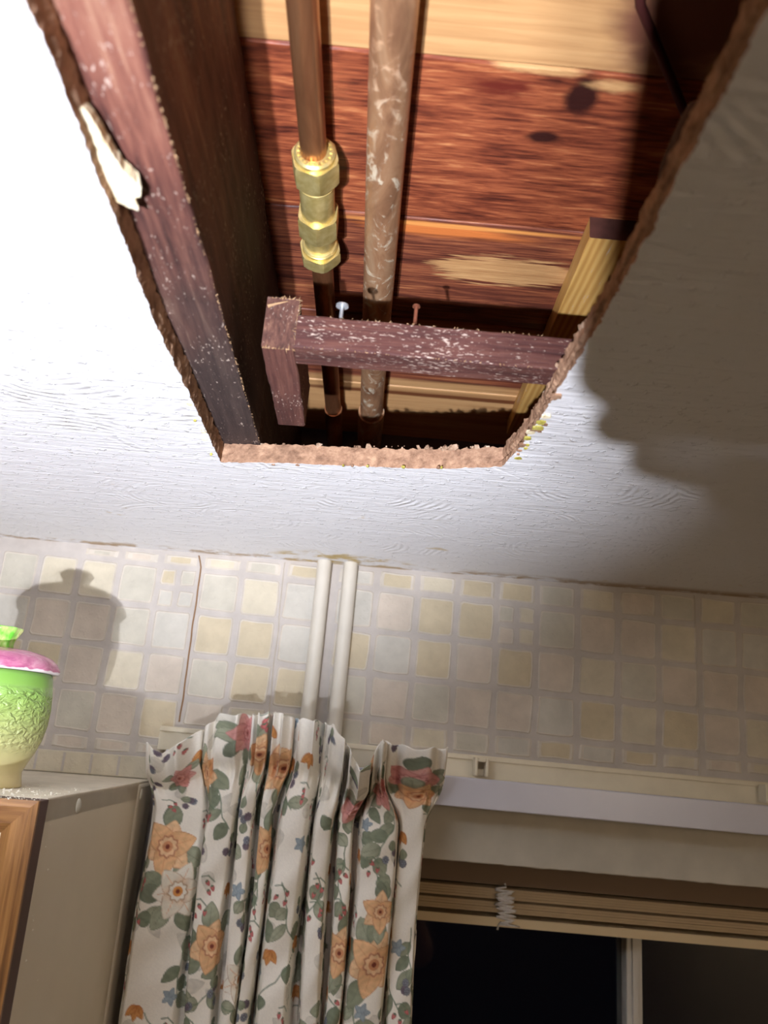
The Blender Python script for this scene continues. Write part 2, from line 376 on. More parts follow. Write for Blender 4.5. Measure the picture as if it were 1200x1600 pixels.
vs, fs = ceiling_sheet(rings[-1], HZ+TH, True); mb.add(vs, fs, 1)
ceiling = mb.out('ceiling', [M_CEIL, M_EDGE], origin=(0, 0, HZ)); tag(ceiling, 'white swirl-textured ceiling with a rectangular hole cut in it', kind='structure')
vs = [p for r in rings for p in r]; fs = []
for l in range(len(rings)-1):
    for i in range(NH):
        fs.append((l*NH+i, (l+1)*NH+i, (l+1)*NH+(i+1) % NH, l*NH+(i+1) % NH))
ce = mesh('cut_edge', vs, fs, M_EDGE, ceiling); tag(ce, 'crumbly brown plaster edge of the hole')
# torn plaster tongue on the left edge
def chip(name, outline, z0, z1, mat, parent, label=None, tilt=0.0):
    n = len(outline); cx = sum(p[0] for p in outline)/n; cy = sum(p[1] for p in outline)/n
    vs = [(x, y, z0+tilt*(x-outline[0][0])) for x, y in outline]+[(cx+(x-cx)*.86, cy+(y-cy)*.86, z1+tilt*(x-outline[0][0])) for x, y in outline]
    fs = [tuple(range(n))[::-1], tuple(n+i for i in range(n))]+[(i, (i+1) % n, n+(i+1) % n, n+i) for i in range(n)]
    o = mesh(name, vs, fs, mat, parent)
    if label: o['label'] = label
    return o
def ragged(ctrl, step=0.0015, amp=0.0008, seed=0):
    out = []
    for i in range(len(ctrl)):
        a = Vector(ctrl[i]); b = Vector(ctrl[(i+1) % len(ctrl)]); n = max(1, int((b-a).length/step))
        for k in range(n):
            p = a+(b-a)*k/n; v = mnoise.noise_vector(Vector((p.x*300, p.y*300, seed))); out.append((p.x+v.x*amp, p.y+v.y*amp))
    return out
chip('torn_plaster_tongue', ragged([(-0.1105, 0.2295), (-0.1062, 0.2325), (-0.1040, 0.246), (-0.1022, 0.2625), (-0.0975, 0.2735), (-0.0985, 0.279), (-0.1010, 0.2795), (-0.1018, 0.2875), (-0.1060, 0.284), (-0.1115, 0.279), (-0.1125, 0.25)], seed=2),
     0.1985, 0.2035, M_FLAP, ceiling, 'pale torn tongue of plaster on the left cut edge', tilt=0.12)
def shard(cx, cy, r, mat, el=1.0):                                    # frayed flakes of old yellow paint along the cut
    n = random.randint(5, 7); ph_ = random.uniform(0, 6)
    chip('yellow_paint_chip', ragged([(cx+el*r*random.uniform(.5, 1.2)*math.cos(ph_+6.283*k/n), cy+r*random.uniform(.5, 1.2)*math.sin(ph_+6.283*k/n)) for k in range(n)], 0.0010, 0.0005, random.random()*9),
         HZ-0.0008-random.uniform(0, .0008), HZ+0.0004, mat, ceiling)
for i in range(22):
    y = random.choice([random.gauss(0.497, 0.010), random.gauss(0.455, 0.014), random.uniform(0.41, 0.53)])
    shard(0.0962-max(0, y-0.46)*0.05+random.uniform(0, 0.005), y, random.uniform(0.0012, 0.0036), random.choice([M_YEL, M_YEL, M_FLAP, M_EDGE]), 1.2)
for i in range(7): shard(-0.1122-random.uniform(0, .003), random.uniform(0.40, 0.57), random.uniform(0.001, 0.0025), random.choice([M_YEL, M_FLAP]))
for i in range(8): x = random.uniform(-0.1, 0.085); shard(x, 0.5655-(x+.06)*.2+.0025, random.uniform(0.0008, 0.002), random.choice([M_YEL, M_FLAP, M_EDGE]))
mb = MB()
def crumb(mb, c, r, mi=0):
    bm = bmesh.new(); bmesh.ops.create_icosphere(bm, subdivisions=1, radius=r)
    for v in bm.verts: v.co = Vector(c)+v.co*random.uniform(.6, 1.25)
    bm.verts.index_update(); mb.add([v.co[:] for v in bm.verts], [[v.index for v in f.verts] for f in bm.faces], mi); bm.free()
for i in range(85):
    k = random.random()
    if k < .45: x = random.uniform(-0.10, 0.09); y = 0.5655-(x+0.06)*0.2+random.uniform(0.001, 0.006); z = HZ+TH
    elif k < .75: x = random.uniform(0.03, 0.088); y = 0.556-(x)*0.2+random.uniform(0.000, 0.006); z = HZ+TH
    else: y = random.uniform(0.35, 0.53); x = 0.097+random.uniform(0.0, 0.006); z = HZ+TH
    crumb(mb, (x, y, z+0.0006), random.choice([0.0004, 0.0007, 0.001, 0.0016, 0.0024]))
o = mb.out('crumbs', M_CRUMB, ceiling); tag(o, 'loose plaster crumbs along the cut edge', kind='stuff')

# walls, floor
def plane_box(name, b, mat, label, kind='structure'):
    m = MB(); m.box(*b); o = m.out(name, mat); tag(o, label, kind=kind); return o
FZ = -Z0
plane_box('floor', (-1.2, 1.3, -2.0, 1.1, FZ-0.05, FZ), M_FLOOR, 'kitchen floor')
plane_box('wall_left', (-1.25, -1.2, -2.0, 1.1, FZ, HZ), M_ROOM, 'left kitchen wall')
plane_box('wall_right', (1.3, 1.35, -2.0, 1.1, FZ, HZ), M_ROOM, 'right kitchen wall')
plane_box('wall_front', (-1.2, 1.3, -2.05, -2.0, FZ, HZ), plain('wall_dimmed_for_reflection', srgb(84, 72, 62), 0.9, 0.1), 'kitchen wall behind the viewer')  # unseen wall; room's dimness put into its colour so the panes reflect dark
WX0, WX1, WZ0, WZ1 = 0.0, 1.15, -1.20, -0.105                     # window opening
mb = MB()
for b in ((-1.2, WX0, FZ, 0.36), (WX1, 1.3, FZ, 0.36), (WX0, WX1, WZ1, 0.36), (WX0, WX1, FZ, WZ0)):
    mb.box(b[0], b[1], 0.9, 1.08, b[2], b[3])
wall = mb.out('wall_back', M_PAPER, origin=(0, 0.9, FZ)); tag(wall, 'wallpapered window wall with printed square tiles', kind='structure')
SL = -0.030                                                          # the paper hangs a little out of level
def tile_mesh(w_, h_, mat, seed):
    rr = random.Random(seed); out = []
    c = min(w_, h_)*0.05
    base = [(-w_/2+c, -h_/2), (0, -h_/2-.0002), (w_/2-c, -h_/2), (w_/2, -h_/2+c), (w_/2+.0003, 0), (w_/2, h_/2-c), (w_/2-c, h_/2), (0, h_/2), (-w_/2+c, h_/2), (-w_/2, h_/2-c), (-w_/2, 0), (-w_/2, -h_/2+c)]
    j = 0.0007; base = [(x+rr.uniform(-j, j), z+rr.uniform(-j, j)) for x, z in base]; n = len(base)
    k = 1-0.0022/min(w_, h_)*2
    vs = [(x, 0.0003, z) for x, z in base]+[(x*(1+k)/2, -0.0009, z*(1+k)/2) for x, z in base]+[(x*k, -0.0006, z*k) for x, z in base]
    fs = []; mi = []
    for a in (0, n):
        for i in range(n): fs.append((a+i, a+(i+1) % n, a+n+(i+1) % n, a+n+i)); mi.append(1)
    fs.append(tuple(2*n+i for i in range(n))); mi.append(0)
    me = bpy.data.meshes.new('tile'); me.from_pydata(vs, [], fs); me.materials.append(mat); me.materials.append(M_TRIM_TILE)
    me.polygons.foreach_set('material_index', mi); me.update(); return me
TM = {}
def put_tile(x0, x1, z0, z1, key=None):
    g = 0.0027; w_ = x1-x0-2*g; h_ = z1-z0-2*g
    if w_ < 0.006 or h_ < 0.005: return
    k = (round(w_*500), round(h_*500), random.randrange(4 if w_ > .03 else 2), random.randrange(5))
    if k not in TM: TM[k] = tile_mesh(w_, h_, M_TILE[k[3]], len(TM))
    o = link('tile', TM[k], ((x0+x1)/2, 0.9, (z0+z1)/2), wall); o.rotation_euler = (0, -SL*0.9, 0)
zr = [0.2157, 0.169, 0.1222, 0.0756, 0.0290, -0.0176, -0.0640]
def col_set(edges, zlow):
    for a, b in zip(edges[:-1], edges[1:]):
        xm = (a+b)/2; dz = SL*xm
        for t_, b_ in zip(zr[:-1], zr[1:]):
            zt, zb = t_+dz, b_+dz
            if b_ == zr[2]:
                if a < 0.16 < b-0.012 or a < -0.215 < b:
                    h2 = (zt+zb)/2
                    for q0, q1 in ((a, xm), (xm, b)): put_tile(q0, q1, zb, h2); put_tile(q0, q1, h2, zt)
                    continue
            zt = min(zt, 0.191); zb = max(zb, zlow)
            if zt-zb > 0.012: put_tile(a, b, zb, zt)
col_set([0.017+0.0452*k for k in range(0, 3)]+[0.152]+[0.152+0.0453*k for k in range(1, 26)], -0.001)
col_set([-0.0865, -0.0415], -0.02); col_set([-0.0285, 0.017], -0.02)
col_set([-0.133, -0.088], 0.005); col_set([-0.1785, -0.133], 0.005)
col_set([-0.1805-0.0437*k for k in range(22, -1, -1)], -0.027)
for nm, x, zb in (('wallpaper_seam', -0.1795, 0.010), ('wallpaper_seam', 0.3752, -0.004), ('wallpaper_seam', -0.0872, -0.01)):
    m = MB(); n = 40; vs = []; fs = []
    for i in range(n+1):
        z = zb+(0.19-zb)*i/n; xx = x+0.0011*mnoise.noise(Vector((x*50, z*40, 0)))+(0.004*max(0, (z-0.178)/.012)*-1 if x < -.15 else 0); hw = 0.0005 if x < -.15 else 0.0004
        vs += [(xx-hw, 0.8996, z), (xx+hw, 0.8988, z), (xx+hw*2.2, 0.8999, z)]
    for i in range(n): a = i*3; fs += [(a, a+1, a+4, a+3), (a+1, a+2, a+5, a+4)]
    mesh(nm, vs, fs, M_BROWN if x < -.1 else M_TRIM_TILE, wall)
# papered batten on the wall behind the cabinet top
mb = MB(); mb.box(-1.2, -0.1975, 0.886, 0.9, -0.0485, -0.0275, bev=0.0008)
for k in range(0, 9): x = -0.232-0.028*k; mb.box(x-0.0012, x+0.0012, 0.8855, 0.887, -0.047, -0.0285, 1)
tr = mb.out('trim_1', [M_TILE[0], M_PAPER]); tag(tr, 'wallpapered batten along the wall above the cabinet', kind='structure')
# lintel face
mb = MB(); n = 160; vs = []; fs = []
for i in range(n+1):
    x = 0.0+1.15*i/n; zb = -0.1055-0.012*(x-.1)+0.0007*mnoise.noise(Vector((x*90, 0, 0)))+0.0005*mnoise.noise(Vector((x*300, 0, 5)))
    vs += [(x, 0.8975, -0.004-0.02*x), (x, 0.8975, zb+0.001), (x, 0.8985, zb), (x, 1.0, zb)]
for i in range(n):
    a = i*4
    for k in range(3): fs.append((a+k, a+k+1, a+4+k+1, a+4+k))
mb.add(vs, fs); lint = mb.out('lintel_face', M_LINT, wall); tag(lint, 'off-white painted plaster above the window')

# ------------------------------------------------------------------ window, glass
def glassm():
    t = NT('dark_window_glass', 0.03, 0.5); t.col((0.8, 0.85, 0.9, 1)); t.b.inputs['Transmission Weight'].default_value = 1.0; t.b.inputs['IOR'].default_value = 1.45; return t.m
M_GLASS = glassm()
win = empty('window_1', (0.575, 1.03, WZ0)); tag(win, 'dark night window with a white centre bar', kind='structure')
mb = MB(); mb.box(0.0, 1.15, 1.005, 1.06, -0.150, -0.105, bev=0.002); mb.out('frame_head', M_WHITE, win)
mb = MB(); mb.box(0.0, 1.15, 1.005, 1.06, -1.2, -1.15, bev=0.002); mb.out('frame_sill', M_WHITE, win)
for x in (0.0, 1.11):
    mb = MB(); mb.box(x, x+0.04, 1.005, 1.06, -1.15, -0.15, bev=0.002); mb.out('frame_side', M_WHITE, win)
mb = MB(); mb.box(0.332, 0.350, 1.012, 1.05, -1.15, -0.15, bev=0.0015); mb.box(0.338, 0.344, 1.0085, 1.013, -1.15, -0.15); mb.out('centre_bar', M_WHITE, win)
for a, b in ((0.04, 0.332), (0.350, 1.11)):
    mb = MB(); mb.box(a, b, 1.030, 1.034, -1.15, -0.15); mb.out('pane', M_GLASS, win)

# venetian blind drawn up under the lintel
M_SLAT = plain('beige_blind_slat', srgb(186, 160, 122), 0.5, 0.3, 0, 0.06, 30)
M_CORD = plain('white_cord', srgb(222, 216, 208), 0.8, 0.2, 0, 0.1, 400)
bl = empty('venetian_blind', (0.58, 0.982, -0.18)); tag(bl, 'beige blind drawn up into a flat stack under the window head', 'blind')
SB = -0.013
def bar(mb, x0, x1, y0, y1, z0, z1, bev=0.0006):
    vs = [(x, y, z+SB*(x-0.12)) for x, y, z in ((x0, y0, z0), (x1, y0, z0), (x1, y1, z0), (x0, y1, z0), (x0, y0, z1), (x1, y0, z1), (x1, y1, z1), (x0, y1, z1))]
    mb.add(vs, [(0, 3, 2, 1), (4, 5, 6, 7), (0, 1, 5, 4), (1, 2, 6, 5), (2, 3, 7, 6), (3, 0, 4, 7)])
def slat(mb, x0, x1, y0, y1, z, th=0.0011, crown=0.0012):
    prof = [(y0, 0), (y0*.7+y1*.3, crown), (y0*.3+y1*.7, crown), (y1, 0)]; vs = []; fs = []
    for x in (x0, x1):
        for s_ in (0, th): vs += [(x, y, z+h+s_+SB*(x-0.12)) for y, h in prof]
    fs = [(0, 1, 9, 8), (1, 2, 10, 9), (2, 3, 11, 10), (4, 12, 13, 5), (5, 13, 14, 6), (6, 14, 15, 7), (0, 8, 12, 4), (3, 7, 15, 11), (0, 4, 5, 1), (1, 5, 6, 2), (2, 6, 7, 3), (8, 9, 13, 12), (9, 10, 14, 13), (10, 11, 15, 14)]
    mb.add(vs, fs)
mb = MB(); bar(mb, 0.05, 1.11, 0.972, 1.0, -0.1345, -0.108); mb.out('headrail', plain('headrail_brown_with_shade', srgb(124, 100, 76), 0.5), bl)  # headrail brown deepened to carry the shade under the lintel
for k, z in enumerate([-0.1405, -0.1432, -0.1459, -0.1486, -0.1540, -0.1567, -0.1594, -0.1621]):
    mb = MB(); slat(mb, 0.05, 1.11, 0.969+0.0006*(k % 3), 0.996, z, 0.00245); mb.out('slat', M_SLAT, bl)
mb = MB(); bar(mb, 0.05, 1.11, 0.967, 0.996, -0.1755, -0.1665); mb.out('bottom_rail', plain('pale_blind_bottom_rail', srgb(222, 198, 156), 0.4, 0.4), bl)
mb = MB(); pts = []
for k in range(15):
    z = -0.1385-0.0023*k; x = 0.1825+(0.0095 if k % 2 else -0.0095)*(1+0.12*math.sin(k*2.3))+0.004*k/15
    pts.append((x, 0.9655-0.0008*(k % 3), z+0.0008*math.sin(k*1.7)))
sm = []
for i in range(len(pts)-1):
    for k in range(4):
        t = k/4; t = t*t*(3-2*t); sm.append(Vector(pts[i]).lerp(Vector(pts[i+1]), t)+Vector((0, 0, -0.0007*math.sin(PI*k/4))))
sm = [Vector((0.183, 0.9660, -0.1325)), Vector((0.1845, 0.9655, -0.136))]+sm+[Vector((0.200, 0.9655, -0.1745)), Vector((0.178, 0.9655, -0.1735)), Vector((0.1765, 0.9655, -0.179))]
mb.tube(sm, 0.0012, 6)
sm2 = [p+Vector((0.0016*math.sin(i*1.3), 0.0012, -0.0012)) for i, p in enumerate(sm[2:-3])]; mb.tube(sm2, 0.0011, 6)
o = mb.out('ladder_cord', M_CORD, bl, True); tag(o, 'bunched white cord zigzagging over the slats')

# ------------------------------------------------------------------ floor above: boards, joists, battens
sub = empty('subfloor', (0.05, 0.4, 0.337)); tag(sub, 'underside of the old floorboards above the hole', kind='structure')
BZ = 0.337
for k, (y0, key) in enumerate(((-0.193, 'brown'), (-0.061, 'red'), (0.071, 'brown'), (0.203, 'tan'), (0.3345, 'red'), (0.4665, 'patch'), (0.598, 'brown'), (0.7305, 'tan2'))):
    mb = MB(); y1 = y0+0.1312
    beam(mb, 'X', -0.45, 0.55, y0+0.0003, y1-0.0003, BZ, BZ+0.02, 0.02, 0.0012, 0.0002, seed=k*3.3)
    mb.out('floorboard', M_B[key], sub)
def splinters(parent, pts, lmin, lmax, n, out):
    m = MB()
    for i in range(n):
        a, b = random.choice(pts); t = random.random(); p = Vector(a).lerp(Vector(b), t)
        d = Vector((random.uniform(-1, 1)+out[0], random.uniform(-1, 1)+out[1], random.uniform(-1, 1)+out[2])).normalized(); L = random.uniform(lmin, lmax)
        s1 = d.orthogonal().normalized()*random.uniform(.00012, .0004); s2 = d.cross(s1)
        m.add([p-d*.0004+s1, p-d*.0004-s1*.5+s2, p-d*.0004-s1*.5-s2, p+d*L], [(0, 1, 3), (1, 2, 3), (2, 0, 3), (2, 1, 0)])
    o = m.out('splinters', M_SPL, parent); tag(o, 'pale fuzz of wood splinters', kind='stuff')
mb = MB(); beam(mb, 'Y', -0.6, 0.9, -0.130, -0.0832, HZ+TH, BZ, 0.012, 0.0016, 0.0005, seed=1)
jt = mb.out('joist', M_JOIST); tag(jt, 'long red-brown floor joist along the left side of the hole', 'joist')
splinters(jt, [((-0.0835, 0.17, 0.2085), (-0.0835, 0.565, 0.2085))]*3+[((-0.10, 0.566, 0.2085), (-0.084, 0.566, 0.2085))], 0.0004, 0.0018, 260, (0.3, 0.1, -0.5))
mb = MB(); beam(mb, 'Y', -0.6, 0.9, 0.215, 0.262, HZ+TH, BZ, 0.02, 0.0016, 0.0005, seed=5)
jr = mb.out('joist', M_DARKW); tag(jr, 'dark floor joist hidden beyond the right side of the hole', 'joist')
mb = MB(); beam(mb, 'X', -0.0478, 0.215, 0.4116, 0.4325, 0.2082, 0.2285, 0.006, 0.0010, 0.0003, seed=9)
cb = mb.out('cross_batten', M_BATX); tag(cb, 'dusty maroon batten spanning the hole below the copper pipes', 'batten')
def nail(parent, x, y, z, h, hr, mat, lean=0.0):
    m = MB(); m.tube([(x, y, z-0.004), (x+lean, y, z+h)], 0.0011, 10); c = (x+lean, y, z+h)
    m.tube([(c[0], c[1], c[2]-0.0004), (c[0], c[1], c[2]+0.0006)], hr, 16); return m.out('nail', mat, parent, auto=40)
o = nail(cb, -0.0243, 0.417, 0.2285, 0.0105, 0.0036, M_STEEL, 0.0004); tag(o, 'galvanised clout nail standing up')
o = nail(cb, 0.0180, 0.419, 0.2285, 0.0155, 0.0022, M_RUST, 0.0003); tag(o, 'bent rusty nail')
splinters(cb, [((-0.045, 0.4116, 0.2285), (0.09, 0.4116, 0.2285)), ((-0.045, 0.4116, 0.2085), (0.09, 0.4116, 0.2085))], 0.0005, 0.0018, 70, (0, -0.5, -0.2))
mb = MB(); beam(mb, 'Y', 0.4160, 0.530, -0.0665, -0.0478, 0.2085, 0.2405, 0.006, 0.0010, 0.0004, skew=0.0, seed=13)
n = len(mb.f); mb.m[n-2] = 1
lb = mb.out('hanger_batten', [M_BATY, M_ENDG]); tag(lb, 'short maroon batten with a sawn end facing out beside the dark joist bay', 'batten')
splinters(lb, [((-0.048, 0.4158, 0.2095), (-0.048, 0.4158, 0.24))]*3+[((-0.066, 0.4158, 0.2085), (-0.048, 0.4158, 0.2085)), ((-0.066, 0.416, 0.24), (-0.048, 0.416, 0.24))], 0.0006, 0.0035, 120, (0.4, -0.5, 0))
mb = MB(); mb.tube([(-0.0655, 0.4145, 0.2335), (-0.0612, 0.4142, 0.2352), (-0.0545, 0.4143, 0.2375)], [0.0011, 0.0006, 0.0002], 6); o = mb.out('long_splinter', M_SPL, lb)
mb = MB(); beam(mb, 'Y', 0.4490, 0.790, 0.1268, 0.172, 0.3215, BZ, 0.012, 0.0008, 0.0002, skew=0.0105, seed=17)
pb = mb.out('pine_batten', M_PINE); tag(pb, 'yellow pine batten nailed under the boards at the right', 'batten')
n = len(pb.data.polygons); pb.data.materials.append(M_DARKW); pb.data.polygons[n-2].material_index = 1
# dim odds and ends at the top right of the cavity
mb = MB(); mb.tube([(0.080, 0.225, 0.331), (0.1045, 0.290, 0.332), (0.140, 0.338, 0.332), (0.165, 0.372, 0.332)], 0.0024, 10)
o = mb.out('cable', plain('dark_red_cable_sheath', srgb(74, 34, 30), 0.6), None, True); tag(o, 'dark red cable crossing the boards in the shadowed top right corner', 'cable')
def lump(name, c, r, mat, label, cat, seed):
    bm = bmesh.new(); bmesh.ops.create_icosphere(bm, subdivisions=4, radius=1)
    for v in bm.verts:
        k = 1+0.30*mnoise.noise(v.co*1.6+Vector((seed, 0, 0)))+0.16*mnoise.noise(v.co*4+Vector((seed, 3, 0)))+0.07*mnoise.noise(v.co*11)
        v.co = Vector((c[0]+v.co.x*r[0]*k, c[1]+v.co.y*r[1]*k, max(HZ+TH, c[2]+v.co.z*r[2]*k)))
    bm.verts.index_update(); o = mesh(name, [v.co[:] for v in bm.verts], [[v.index for v in f.verts] for f in bm.faces], mat, None, True); bm.free(); tag(o, label, cat); return o
M_DEB = plain('dark_dusty_rubble', srgb(74, 58, 52), 0.95, 0.1, 0, 0.45, 90)
lump('rubble_lump', (0.150, 0.262, 0.226), (0.044, 0.052, 0.034), M_DEB, 'dark dusty lump of rubble lying above the right cut edge', 'rubble', 1.0)
lump('rubble_lump', (0.118, 0.335, 0.212), (0.016, 0.022, 0.010), M_DEB, 'small brown crumbly lump behind the right cut edge', 'rubble', 4.0)

# ------------------------------------------------------------------ pipes
def pipe_run(p0, p1, r, wallx, mat, name, label):
    p0, p1 = Vector(p0), Vector(p1); e = empty(name, ((p0.x+p1.x)/2, 0.4, p0.z-r)); tag(e, label, 'pipe')
    m = MB(); m.tube([p0, p0.lerp(p1, .5), p1], r, 32); m.out('pipe', mat, e, auto=40)
    m = MB(); pts = [p1+Vector((0, -0.012, 0)), p1+Vector((0, 0.09, 0))]
    for k in range(7):
        a = PI/2*k/6; pts.append(Vector((wallx, 0.868+0.02*math.sin(a), p1.z-0.02+0.02*math.cos(a))))
    pts.append(Vector((wallx, 0.888, 0.2)))
    m.tube(pts, r*1.17, 24); o = m.out('elbow', mat, e, auto=50); tag(o, 'soldered elbow turning down at the wall')
    return e
px = lambda y: -0.0480+(y-0.298)*(0.0058/0.46)
cp1 = pipe_run((px(-0.3), -0.3, 0.318), (px(0.765), 0.765, 0.318), 0.0075, -0.0425, M_COP, 'copper_pipe', 'slim brown copper pipe with the brass coupling')
cp2 = pipe_run((-0.0095, -0.3, 0.318), (-0.0043, 0.765, 0.318), 0.0110, -0.0135, M_COP2, 'copper_pipe', 'thick copper pipe with pale flux marks')
# compression coupling: built along +Z then laid on the pipe
def coupling():
    e = MB(); base = Vector((px(0.440), 0.440, 0.318)); rot = Matrix.Rotation(-PI/2, 4, 'X') @ Matrix.Rotation(0, 4, 'Z')
    T = Matrix.Translation(base) @ rot
    def place(m): m.v = [tuple(T @ Vector(v)) for v in m.v]; return m
    def ringlathe(m, prof, n=48): m.lathe(prof, (0, 0, 0), n)
    def hexn(m, z0, z1, R, ch=0.0014, rot_=0.0):
        n = 6; vs = []; N = 48
        def rad(a): b = ((a-rot_) % (PI/3))-PI/6; return R*math.cos(PI/6)/math.cos(b)
        rc = R*0.90
        prof = [(z0, 1), (z0+ch, 0), (z1-ch, 0), (z1, 1)]
        for z, fl in prof:
            for j in range(N):
                a = 2*PI*j/N; r = rad(a); r = min(r, rc+0.0004) if fl else r
                vs.append((r*math.cos(a), r*math.sin(a), z))
        fs = [tuple(range(N-1, -1, -1)), tuple(3*N+j for j in range(N))]
        for i in range(3):
            for j in range(N): fs.append((i*N+j, i*N+(j+1) % N, (i+1)*N+(j+1) % N, (i+1)*N+j))
        m.add(vs, fs)
    b = MB()
    ringlathe(b, [(0.0100, -0.030), (0.0106, -0.0285), (0.0106, -0.004), (0.0106, 0.0200), (0.0102, 0.0215), (0.0100, 0.034)])
    hexn(b, 0.0025, 0.0215, 0.0139, rot_=PI/6)
    cb_ = place(b).out('coupling_body', M_BRASS, cp1, auto=28); tag(cb_, 'bright brass coupling body with a hexagon')
    for (z0, z1, flip) in ((-0.052, -0.027, False), (0.036, 0.054, True)):
        m = MB(); hexn(m, z0+0.004, z1-0.003, 0.0146, rot_=0.25)
        a, c = (z0, z0+0.006) if not flip else (z1-0.006, z1)
        ringlathe(m, [(0.0105, z0), (0.0118, z0+0.0010), (0.0118, z0+0.005)]); ringlathe(m, [(0.0118, z1-0.005), (0.0118, z1-0.0010), (0.0108, z1)])
        if not flip:
            for j in range(20):
                an = 2*PI*j/20; m.box(-0.0007, 0.0007, -0.0009, 0.0009, z0-0.0007, z0+0.001, mat=Matrix.Translation((0.0092*math.cos(an), 0.0092*math.sin(an), 0)) @ Matrix.Rotation(an, 4, 'Z'), bev=0.0002)
        for zz in (z1-0.002, z1-0.0005, z1+0.001) if not flip else (z0+0.002, z0+0.0005, z0-0.001):
            ringlathe(m, [(0.0106, zz-0.0006), (0.0114, zz-0.0002), (0.0114, zz+0.0002), (0.0106, zz+0.0006)], 40)
        o = place(m).out('nut', M_BRASS, cb_, auto=28)
coupling()
M_WPIPE = plain('off_white_painted_pipe', srgb(214, 206, 190), 0.35, 0.5, 0, 0.04, 40)
for x, lab in ((-0.0425, 'off-white painted pipe on the wall, left of the pair'), (-0.0135, 'off-white painted pipe on the wall, right of the pair')):
    mb = MB(); mb.tube([(x, 0.888, 0.2), (x-0.001, 0.888, 0.1), (x-0.0025, 0.888, 0.0), (x-0.003, 0.888, -1.0)], 0.0079, 24)
    o = mb.out('wall_pipe', M_WPIPE, None, auto=40); tag(o, lab, 'pipe', 'painted pipes above the curtain')

# ------------------------------------------------------------------ curtain rail and track
SR = -0.016
def skewbox(mb, x0, x1, y0, y1, z0, z1, mi=0, sl=SR, bev=0.0008):
    M_ = Matrix(((1, 0, 0, 0), (0, 1, 0, 0), (sl, 0, 1, 0), (0, 0, 0, 1))); mb.box(x0, x1, y0, y1, z0, z1, mi, bev, M_)
ct = empty('curtain_track', (0.45, 0.895, -0.022)); tag(ct, 'cream plastic track strip fixed along the wallpaper above the window', 'track')
mb = MB(); skewbox(mb, -0.196, 1.15, 0.888, 0.9, -0.022, 0.0015); skewbox(mb, -0.196, 1.15, 0.886, 0.889, -0.0035, 0.0017); mb.out('strip', M_CREAM, ct)
for x in (0.1385, 0.4395):
    mb = MB()
    for b in ((x-0.0075, x-0.0045, -0.0185, -0.0005), (x+0.0035, x+0.0065, -0.0185, -0.0005), (x-0.0045, x+0.0035, -0.0045, -0.0005)):
        skewbox(mb, b[0], b[1], 0.872, 0.889, b[2], b[3])
    skewbox(mb, x-0.0045, x+0.0035, 0.882, 0.884, -0.0185, -0.0115)
    mb.out('bracket', M_CREAM, ct)
mb = MB(); skewbox(mb, -0.178, 1.15, 0.8445, 0.852, -0.0486, -0.0203, bev=0.0012); skewbox(mb, -0.178, 1.15, 0.850, 0.886, -0.0255, -0.0212)
o = mb.out('curtain_rail', M_RAIL); tag(o, 'cool white flat curtain rail projecting in front of the lintel', 'rail')

